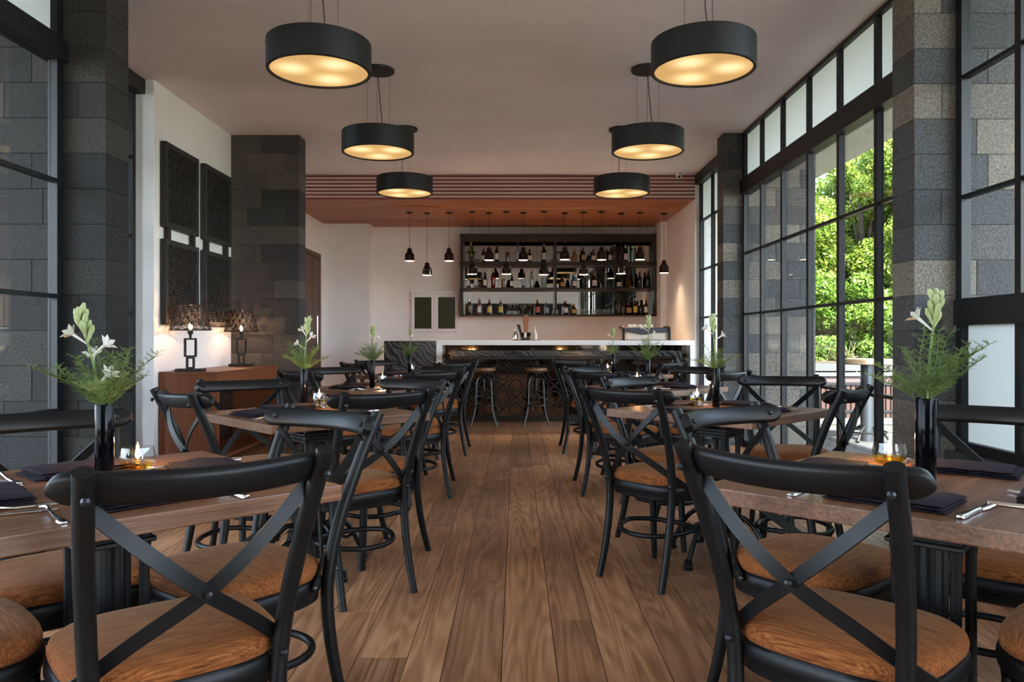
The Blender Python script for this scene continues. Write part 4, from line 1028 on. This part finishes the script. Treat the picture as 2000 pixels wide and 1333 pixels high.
# espresso machine
em = thing('espresso_machine', 'cream espresso machine with grey top band on the right of the bar', 'coffee machine', (W(1259, 0, 10.42).x, 10.45, CT))
cream = mat('cream_enamel', (.62, .54, .47), .25); grey = mat('slate_grey_metal', (.10, .11, .125), .3, .5)
MB().box(-.27, .29, -.18, .22, .01, .115).build('body', cream, em, bevel=.008, smooth=0)
MB().add([(-.285, -.20, .165), (.30, -.20, .165), (.30, -.20, .105), (.12, -.20, .10), (-.02, -.20, .078), (-.08, -.20, .078), (-.19, -.20, .10), (-.285, -.20, .115),
          (-.285, .22, .165), (.30, .22, .165), (.30, .22, .105), (.12, .22, .10), (-.02, .22, .078), (-.08, .22, .078), (-.19, .22, .10), (-.285, .22, .115)],
         [tuple(range(7, -1, -1)), tuple(range(8, 16))] + [(i, (i + 1) % 8, 8 + (i + 1) % 8, 8 + i) for i in range(8)]).build('top_band', grey, em, smooth=0)
for sx, xx in ((-1, -.31), (1, .30)):
    pts = smooth_path([(xx, -.20, .0), (xx, -.205, .08), (xx + sx * .0, -.19, .16), (xx, -.08, .18), (xx, .15, .175)], 4)
    MB().sweep(pts, Vector((1, 0, 0)), .03, .03).build('side_arch', M['lampblack'], em, smooth=40)
MB().box(-.26, .27, -.15, .20, .166, .172).build('cup_rail_tray', M['silver'], em, smooth=0)
for k in range(5):
    lathe_thing('espresso_cup', 'white espresso cup upside down on the coffee machine, %s from the left' % ORD[k], 'cup', [(.034, 0), (.033, .02), (.024, .04), (.015, .045), (1e-5, .045)], (em.location.x - .20 + .066 * k + (.02 if k > 2 else 0), 10.40 + .03 * (k % 2), CT + .1722), M['petal'], 18, 'white cups on the coffee machine')

# ================================================================== BACK BAR SHELF
sh = thing('bar_shelf', 'dark wall shelf unit with a mirror back full of bottles', 'shelf', (0.667, 12.54, 1.468))
sx_, sy_, sz_ = sh.location; FY = 12.26
def S(x0, x1, y0, y1, z0, z1): return MB().box(x0 - sx_, x1 - sx_, y0 - sy_, y1 - sy_, z0 - sz_, z1 - sz_)
XL, XR = -.905, 2.24
ZS = [1.493, 1.925, 2.342]     # shelf tops
S(XL, XR, FY, 12.54, 2.76, 2.785).build('top_board', M['shelfwood'], sh, bevel=.002, smooth=0)
S(XL + .02, XR - .02, FY + .01, FY + .03, 2.655, 2.76).build('fascia', M['shelfwood'], sh, smooth=0)
for k, (zt, th) in enumerate(((ZS[0], .025), (ZS[1], .035), (ZS[2], .056))):
    S(XL, XR, FY, 12.53, zt - th, zt).build('shelf_board', M['shelfwood'], sh, bevel=.002, smooth=0)
S(XL + .01, XR - .01, 12.53, 12.545, 1.49, 2.76).build('mirror_back', M['mirror'], sh, smooth=0)
S(XL + .012, XL + .06, FY + .02, 12.53, 1.49, 2.76).build('left_side', M['shelfwood'], sh, smooth=0)
S(.615, .650, FY + .005, 12.53, 1.49, 2.76).build('divider', M['shelfwood'], sh, smooth=0)
for k in range(5): S(XR - .025 - .0 , XR - .008, FY + .012 + k * .056, FY + .040 + k * .056, 1.49, 2.76).build('side_slat', M['shelfwood'], sh, smooth=0)

BM = {}
def bmat(key, col, kind='solid'):
    if key in BM: return BM[key]
    BM[key] = mat('bottle_' + key, col, .07, 0, .6) if kind == 'solid' else thin_glass('bottle_' + key, col, .09, .8)
    return BM[key]
bmat('green', (.05, .14, .03), 't'); bmat('limegreen', (.50, .66, .25), 't'); bmat('dark', (.010, .008, .007)); bmat('amber', (.55, .22, .05), 't'); bmat('clear', (.80, .82, .82), 't'); bmat('blue', (.30, .55, .62), 't')
bmat('brown', (.06, .025, .012)); bmat('red', (.65, .12, .05), 't'); bmat('gold', (.60, .40, .08), 't'); bmat('pink', (.16, .05, .07)); bmat('paleamber', (.75, .52, .25), 't')
LB = {'white': mat('label_white', (.62, .58, .55), .6), 'amber': mat('label_amber', (.45, .26, .08), .6), 'yellow': mat('label_yellow', (.60, .42, .07), .6), 'red': mat('label_red', (.40, .10, .06), .6), 'blue': mat('label_blue', (.28, .36, .52), .6), 'black': mat('label_black', (.012, .012, .012), .5)}
CP = {'black': M['cord'], 'green': mat('foil_green', (.28, .34, .06), .4), 'blue': mat('foil_blue', (.05, .09, .22), .4), 'gold': mat('foil_gold', (.45, .30, .08), .3, .6), 'white': LB['white'], 'pink': mat('foil_pink', (.45, .22, .26), .4), 'red': LB['red'], 'silver': M['silver']}
def make_bottle(label, x, y, z, r, h, shape, body, lab, cap):
    t = thing('bottle', label, 'bottle', (x, y, z), 0, 'bottles on the bar shelf')
    if shape == 'wine': pr = [(r*.9, 0), (r, .006), (r, h*.56), (r*.9, h*.63), (r*.45, h*.74), (r*.36, h*.80), (r*.36, h*.985), (r*.3, h)]
    elif shape == 'spirit': pr = [(r*.92, 0), (r, .006), (r, h*.62), (r*.85, h*.70), (r*.38, h*.76), (r*.34, h*.80), (r*.34, h*.98), (r*.3, h)]
    elif shape == 'squat': pr = [(r*.9, 0), (r, .008), (r*1.02, h*.45), (r*.9, h*.58), (r*.4, h*.70), (r*.33, h*.76), (r*.36, h*.97), (r*.3, h)]
    elif shape == 'fancy': pr = [(r*.9, 0), (r, .01), (r*.78, h*.25), (r*.98, h*.45), (r*.8, h*.62), (r*.42, h*.72), (r*.34, h*.78), (r*.34, h*.98), (r*.28, h)]
    else: pr = [(r*.95, 0), (r, .006), (r, h*.93), (r*.96, h)]
    n = 4 if shape == 'square' else 14
    if shape == 'square':
        q = MB().box(-r, r, -r*.7, r*.7, 0, h*.62); q.lathe([(r*.75, h*.62), (r*.38, h*.70), (r*.34, h*.74), (r*.34, h*.98), (r*.28, h)], 12); q.build('glass_body', body, t, smooth=30); pr = [(r*.34, h*.8), (r*.34, h)]
    else: MB().lathe(pr, n).build('glass_body', body, t, smooth=45)
    if lab:
        if shape == 'square': MB().box(-r*.8, r*.8, -r*.7 - .0015, -r*.7, h*.14, h*.50).build('label', lab, t, smooth=0)
        else:
            z0, z1 = h * .14, h * .50; V = []; m_ = 9
            for k in range(m_):
                a = -PI/2 - 1.15 + 2.3 * k / (m_ - 1); V += [((r + .0012) * math.cos(a), (r + .0012) * math.sin(a), z0), ((r + .0012) * math.cos(a), (r + .0012) * math.sin(a), z1)]
            MB().add(V, [(2*k, 2*k + 2, 2*k + 3, 2*k + 1) for k in range(m_ - 1)]).build('label', lab, t)
    if cap and shape != 'can': MB().lathe([(r*.41, h*.86), (r*.42, h*.99), (r*.38, h*1.01), (1e-5, h*1.012)], 12).build('cap', cap, t, smooth=45)
    return t
def bx_(px): return 890 + px / 5.0
# (photo x in the shelf crop, height mm, radius mm, shape, body, label, cap, words)
R1_ = [(150, 330, 38, 'wine', 'limegreen', None, 'green', 'pale green wine bottle'), (270, 225, 34, 'spirit', 'dark', 'white', 'black', 'small dark bottle with white label'), (400, 290, 36, 'wine', 'dark', 'white', 'black', 'dark bottle with round white label'),
       (505, 170, 34, 'can', 'amber', None, None, 'short amber bottle'), (606, 330, 30, 'spirit', 'clear', 'blue', 'blue', 'tall clear bottle with blue cap'), (722, 220, 42, 'squat', 'dark', 'white', 'black', 'dark jug-like bottle'), (862, 310, 38, 'wine', 'green', 'white', 'green', 'tall green bottle'),
       (1165, 215, 45, 'square', 'paleamber', None, 'gold', 'square pale amber bottle'), (1245, 240, 36, 'spirit', 'dark', 'amber', 'black', 'dark bottle with amber label'), (1302, 150, 28, 'squat', 'dark', None, 'black', 'small dark squat bottle'), (1345, 215, 40, 'squat', 'brown', 'white', 'black', 'squat brown bottle with white label'),
       (1470, 235, 20, 'wine', 'dark', None, 'black', 'thin dark bottle'), (1508, 235, 36, 'spirit', 'brown', 'white', 'black', 'brown bottle with pale label'), (1552, 300, 36, 'wine', 'brown', None, 'gold', 'tall brown bottle'), (1660, 280, 40, 'square', 'clear', 'white', 'white', 'clear square bottle with white label'), (1752, 280, 40, 'spirit', 'clear', None, 'silver', 'large clear bottle'), (1835, 290, 30, 'spirit', 'clear', None, 'red', 'clear bottle beside the right hand slats')]
R2_ = [(115, 250, 40, 'spirit', 'clear', 'white', 'silver', 'clear bottle with white label'), (196, 290, 36, 'spirit', 'clear', 'white', 'black', 'bottle wrapped in a wide white label'), (236, 100, 26, 'squat', 'amber', None, 'gold', 'tiny amber bottle'), (285, 275, 34, 'wine', 'dark', 'white', 'black', 'dark bottle with white neck label'), (366, 320, 38, 'spirit', 'red', None, 'gold', 'tall red bottle'), (465, 150, 34, 'can', 'gold', None, None, 'golden tumbler shaped bottle'),
       (548, 230, 34, 'wine', 'dark', 'white', 'black', 'slim dark bottle with white label'), (660, 280, 34, 'spirit', 'clear', 'blue', 'black', 'clear bottle with blue label'), (745, 310, 42, 'fancy', 'clear', None, 'pink', 'clear ribbed bottle with pink cap'), (865, 190, 46, 'can', 'clear', None, None, 'wide clear decanter'), (1045, 190, 46, 'squat', 'brown', 'amber', 'gold', 'round amber bottle'), (1160, 235, 46, 'spirit', 'blue', 'white', 'silver', 'pale blue bottle with white label'),
       (1246, 180, 36, 'can', 'dark', 'black', None, 'black cylinder bottle'), (1356, 255, 46, 'squat', 'amber', 'white', 'gold', 'amber whiskey bottle'), (1465, 300, 42, 'fancy', 'clear', None, 'silver', 'ornate clear bottle'), (1596, 190, 40, 'squat', 'dark', 'white', 'black', 'dark squat bottle'), (1682, 250, 44, 'square', 'brown', None, 'black', 'square brown bottle'), (1795, 270, 42, 'wine', 'dark', None, 'black', 'black sloping wine bottle'), (1880, 290, 44, 'wine', 'dark', None, 'black', 'large black sparkling wine bottle')]
R3_ = [(130, 275, 44, 'spirit', 'gold', None, 'silver', 'gold patterned bottle'), (228, 280, 36, 'wine', 'pink', 'white', 'pink', 'dark bottle with pink foil neck'), (325, 265, 34, 'spirit', 'amber', 'yellow', 'red', 'bottle with orange yellow label'), (437, 275, 38, 'spirit', 'gold', 'yellow', 'white', 'bottle with yellow label and white cap'),
       (800, 270, 46, 'squat', 'amber', 'red', 'gold', 'amber bottle with red and white label'), (893, 235, 36, 'spirit', 'clear', 'blue', 'silver', 'clear bottle with pale blue label'), (975, 170, 42, 'squat', 'dark', 'white', 'black', 'dark bottle with diamond label'), (1075, 240, 44, 'spirit', 'green', 'white', 'red', 'bright green gin bottle'), (1155, 180, 54, 'squat', 'brown', 'amber', 'gold', 'round brown bottle'),
       (1590, 300, 42, 'wine', 'paleamber', None, 'black', 'tall pale amber bottle'), (1640, 220, 32, 'spirit', 'brown', None, 'black', 'slim brown bottle'), (1690, 240, 52, 'square', 'amber', 'amber', 'black', 'square amber bottle'), (1755, 280, 38, 'wine', 'gold', 'yellow', 'white', 'yellow wine bottle'), (1808, 245, 40, 'squat', 'dark', None, 'black', 'plain black bottle'), (1858, 270, 38, 'wine', 'dark', 'white', 'red', 'black bottle with pale label')]
gb = random.Random(9)
for rows, zt, nm in ((R1_, ZS[2], 'top'), (R2_, ZS[1], 'middle'), (R3_, ZS[0], 'bottom')):
    for i, (px, h, r, shp, bd, lb, cp, wd) in enumerate(rows):
        y = 12.37 + gb.uniform(-.01, .015) - (0.0 if i % 2 else 0.012)
        make_bottle('%s on the %s bar shelf, %s from the left' % (wd, nm, ORD[i]), W(bx_(px), 0, y).x, y, zt + .0003, r / 1000 * .92, h / 1000 * .95, shp, BM[bd], LB.get(lb), CP.get(cp))
# glasses on the bottom shelf
def glass_thing(name, label, x, y, prof, grp):
    o = MB().lathe(prof, 18, cap=False).build(name, M['clear'], smooth=50); o.location = (x, y, ZS[0] + .0003); return tag(o, label, 'glass', grp)
wineu = [(.030, 0), (.036, .03), (.036, .06), (.024, .085), (.006, .10), (.0045, .165), (.006, .172), (.033, .176), (.033, .178)]
for k, px in enumerate((515, 540, 570, 598)): glass_thing('wine_glass', 'upturned wine glass on the bottom bar shelf, %s of four' % ORD[k], W(bx_(px), 0, 12.37).x + (0 if k % 2 else 0), 12.34 + .075 * (k % 2), wineu, 'upturned wine glasses')
mart = [(.035, 0), (.035, .003), (.006, .008), (.004, .075), (.010, .085), (.052, .165), (.050, .165), (.008, .087)]
for k, px in enumerate((655, 722)): glass_thing('martini_glass', 'martini glass on the bottom bar shelf, %s of the two' % ('left', 'right')[k], W(bx_(px), 0, 12.37).x, 12.37, mart, 'martini glasses')
tumb = [(.030, 0), (.033, .004), (.038, .09), (.036, .09), (.031, .01), (1e-5, .01)]
for k in range(9): glass_thing('tumbler_glass', 'clear tumbler glass in the row on the bottom bar shelf, %s from the left' % ORD[k], W(bx_(1218 + 39 * k), 0, 12.37).x, 12.35 + .03 * (k % 2), tumb, 'tumblers in a row')

# ---- wall hatch
ht = thing('wall_cabinet', 'pale framed wall cabinet with two olive green panel doors', 'cabinet', (-1.325, 12.56, 1.21))
MB().box(-.393, .393, -.03, -.002, 0, .67).build('frame', M['whiteframe'], ht, bevel=.003, smooth=0)
MB().box(-.40, .40, -.045, -.002, .635, .675).build('head_trim', M['whiteframe'], ht, bevel=.003, smooth=0)
for k in range(2):
    a = -.383 + k * .385; dd = MB()
    dd.box(a, a + .381, -.048, -.031, .01, .062).box(a, a + .381, -.048, -.031, .575, .625).box(a, a + .052, -.048, -.031, .062, .575).box(a + .329, a + .381, -.048, -.031, .062, .575)
    d_ = dd.build('door', M['whiteframe'], ht, smooth=0)
    MB().box(a + .052, a + .329, -.040, -.033, .062, .575).build('green_panel', M['greenpane'], d_, smooth=0)

# ================================================================== CONSOLE, LAMPS, WALL SCREENS
cn = thing('console_table', 'red brown wooden console table along the white wall under the screens', 'console', (-2.745, 7.24, 0))
MB().box(-.245, .245, -.81, .81, .80, .826).build('top', M['console'], cn, bevel=.002, smooth=0)
MB().box(-.245, .245, -.81, -.765, 0, .80).build('end_panel', M['console'], cn, bevel=.002, smooth=0)
MB().box(-.245, .245, .765, .81, 0, .80).build('end_panel', M['console'], cn, bevel=.002, smooth=0)
MB().box(.205, .243, -.765, .765, .685, .80).build('apron', M['console'], cn, smooth=0)
MB().box(-.24, -.21, -.765, .765, 0.0, .80).build('back_panel', M['shelfwood'], cn, smooth=0)
MB().box(-.21, .20, -.765, .765, .06, .09).build('lower_shelf', M['console'], cn, smooth=0)

M['bulb'] = emit_mat('lamp_bulb', (1.0, .62, .28), 14.0)
def make_table_lamp(label, x, y):
    t = thing('table_lamp', label, 'lamp', (x, y, .8263), 0, 'table lamps on the console')
    MB().box(-.115, .115, -.05, .05, 0, .024).build('base', M['fret'], t, bevel=.003, smooth=0)
    def ring(x0, x1, z0, z1, w): return MB().box(x0, x0 + w, -.011, .011, z0, z1).box(x1 - w, x1, -.011, .011, z0, z1).box(x0 + w, x1 - w, -.011, .011, z0, z0 + w).box(x0 + w, x1 - w, -.011, .011, z1 - w, z1)
    ring(-.035, .035, .024, .122, .014).build('lower_rectangle', M['fret'], t, smooth=0)
    ring(-.052, .052, .123, .283, .014).build('upper_rectangle', M['fret'], t, smooth=0)
    MB().lathe([(.010, .283), (.010, .305), (.022, .325), (.024, .345), (.016, .352), (1e-5, .352)], 16).build('socket', M['fret'], t, smooth=40)
    MB().lathe([(.006, .352), (.012, .365), (.016, .385), (.012, .405), (1e-5, .415)], 14).build('bulb', M['bulb'], t, smooth=60)
    # pierced conical shade: hemp-leaf lattice cut through a cone
    r0, r1, z0, z1 = .168, .108, .352, .562
    def P(u, v): # u in turns, v 0..1
        r = r0 + (r1 - r0) * v; return Vector((r * math.cos(2*PI*u), r * math.sin(2*PI*u), z0 + (z1 - z0) * v))
    m = MB(); nu, nv = 14, 4
    done = set()
    def strip(a, b, w=.0048):
        key = (round(a[0] % 1, 4), round(a[1], 4), round(b[0] % 1, 4), round(b[1], 4))
        if key in done or (key[2], key[3], key[0], key[1]) in done: return
        done.add(key)
        p, q = P(*a), P(*b); mid = (p + q) / 2; m.bar(p, q, w, .0016, (mid.x, mid.y, 0))
    for j in range(nv):
        for i in range(nu):
            sft = .5 * (j % 2)
            A = ((i + sft) / nu, j / nv); Bp = ((i + 1 + sft) / nu, j / nv); C = ((i + .5 + sft) / nu, (j + 1) / nv); D = ((i + 1.5 + sft) / nu, (j + 1) / nv)
            for tri in ((A, Bp, C), (Bp, D, C)):
                g = (sum(q[0] for q in tri) / 3, sum(q[1] for q in tri) / 3)
                for k in range(3): strip(tri[k], tri[(k + 1) % 3]); strip(tri[k], g)
    m.build('pierced_shade', M['barfret'], t, smooth=0)
    for z, r in ((z0, r0), (z1, r1)): MB().tube([(r * math.cos(2*PI*k/40), r * math.sin(2*PI*k/40), z) for k in range(40)], .004, 6, closed=True).build('shade_rim', M['barfret'], t)
    MB().tube([(-r1, 0, z1), (r1, 0, z1)], .002, 5).tube([(0, 0, .44), (0, 0, z1)], .002, 5).build('shade_carrier', M['fret'], t)
    ld = bpy.data.lights.new('lamp_light', 'POINT'); ld.energy = 1.15; ld.color = (1.0, .50, .26); ld.shadow_soft_size = .010
    lo = bpy.data.objects.new('lamp_light', ld); COL.objects.link(lo); lo.parent = t; lo.location = (0, 0, .428)
    return t
make_table_lamp('black openwork table lamp with pierced shade at the near end of the console', -2.765, 6.52)
make_table_lamp('black openwork table lamp with pierced shade against the stone column', -2.79, 7.80)
tag(MB().tube(smooth_path([(-2.87, 6.60, .829), (-2.93, 6.62, .830), (-2.985, 6.66, .829)], 4), .003, 6).build('lamp_cord', M['cord']), 'thin black lamp cord lying on the console', 'cord')

def make_screen(label, y0, y1, z0, z1):
    t = thing('wall_screen', label, 'wall panel', (-3.0, (y0 + y1) / 2, z0), 0, 'carved wall screens')
    a, b, H = (y0 - y1) / 2, (y1 - y0) / 2, z1 - z0; w = .045
    X0, X1 = .012, .058
    fr = MB().box(X0, X1, a, a + w, 0, H).box(X0, X1, b - w, b, 0, H).box(X0, X1, a + w, b - w, 0, w).box(X0, X1, a + w, b - w, H - w, H)
    fr.build('frame', M['fret'], t, bevel=.002, smooth=0)
    m = MB()
    def sg(p, q, wd=.014, x=.034): m.bar((x, p[0], p[1]), (x, q[0], q[1]), wd, .040, (1, 0, 0))
    ya, yb, za, zb = a + w - .004, b - w + .004, w - .004, H - w + .004
    def clipseg(p, q, x=.034):
        (x0, z0_), (x1, z1_) = p, q; t0, t1 = 0.0, 1.0
        for d, lo_, hi_ in ((x1 - x0, ya - x0, yb - x0), (z1_ - z0_, za - z0_, zb - z0_)):
            if abs(d) < 1e-9:
                if lo_ > 0 or hi_ < 0: return
            else:
                u, v = sorted((lo_ / d, hi_ / d)); t0, t1 = max(t0, u), min(t1, v)
        if t1 - t0 > .02: sg((x0 + (x1 - x0) * t0, z0_ + (z1_ - z0_) * t0), (x0 + (x1 - x0) * t1, z0_ + (z1_ - z0_) * t1), x=x)
    py_, pz_ = (yb - ya) / 5.0, (zb - za) / 4.0      # crossing diagonals with a hexagon round every other crossing
    for i in range(-1, 6):
        for j in range(-1, 5):
            c0 = (ya + py_ * i, za + pz_ * j)
            clipseg(c0, (c0[0] + py_, c0[1] + pz_)); clipseg((c0[0] + py_, c0[1]), (c0[0], c0[1] + pz_))
            for (hy, hz, rr) in ((c0[0] + py_ / 2, c0[1] + pz_ / 2, .040), (c0[0], c0[1], .040)):
                hx = [(hy + rr * math.sin(k * PI / 3) * .95, hz + rr * 1.25 * math.cos(k * PI / 3)) for k in range(7)]
                for k in range(6): clipseg(hx[k], hx[k + 1])
    m.build('carved_lattice', M['fret'], t, smooth=0)
    return t
make_screen('black carved lattice wall screen, upper near one', 6.457, 7.13, 2.05, 2.77)
make_screen('black carved lattice wall screen, upper one beside the stone column', 7.277, 7.945, 2.05, 2.77)
make_screen('black carved lattice wall screen, lower one behind the near table lamp', 6.457, 7.13, 1.225, 1.948)
make_screen('black carved lattice wall screen, lower one beside the stone column', 7.277, 7.945, 1.225, 1.948)
for i, (ya, yb) in enumerate(((6.52, 6.57), (7.02, 7.07), (7.34, 7.39), (7.83, 7.88))):
    o = MB().box(0, .03, 0, yb - ya, 0, .100).build('screen_link', M['fret'], smooth=0); o.location = (-2.98, ya, 1.949)
    tag(o, 'short black strap joining upper and lower wall screens, %s from the camera' % ORD[i], 'strap', 'straps between wall screens')
# ---- security camera
sc_ = thing('security_camera', 'small white dome security camera at the ceiling corner', 'camera', (W(1326, 0, 9.9).x, 9.9, ZC))
MB().lathe([(1e-5, -.085), (.02, -.082), (.034, -.065), (.038, -.045), (.038, -.008), (.044, -.004), (.044, 0), (1e-5, 0)], 20).build('housing', M['petal'], sc_, smooth=50)
MB().ball((-.008, -.028, -.062), .016, 12, 6).build('lens', M['bellblack'], sc_)
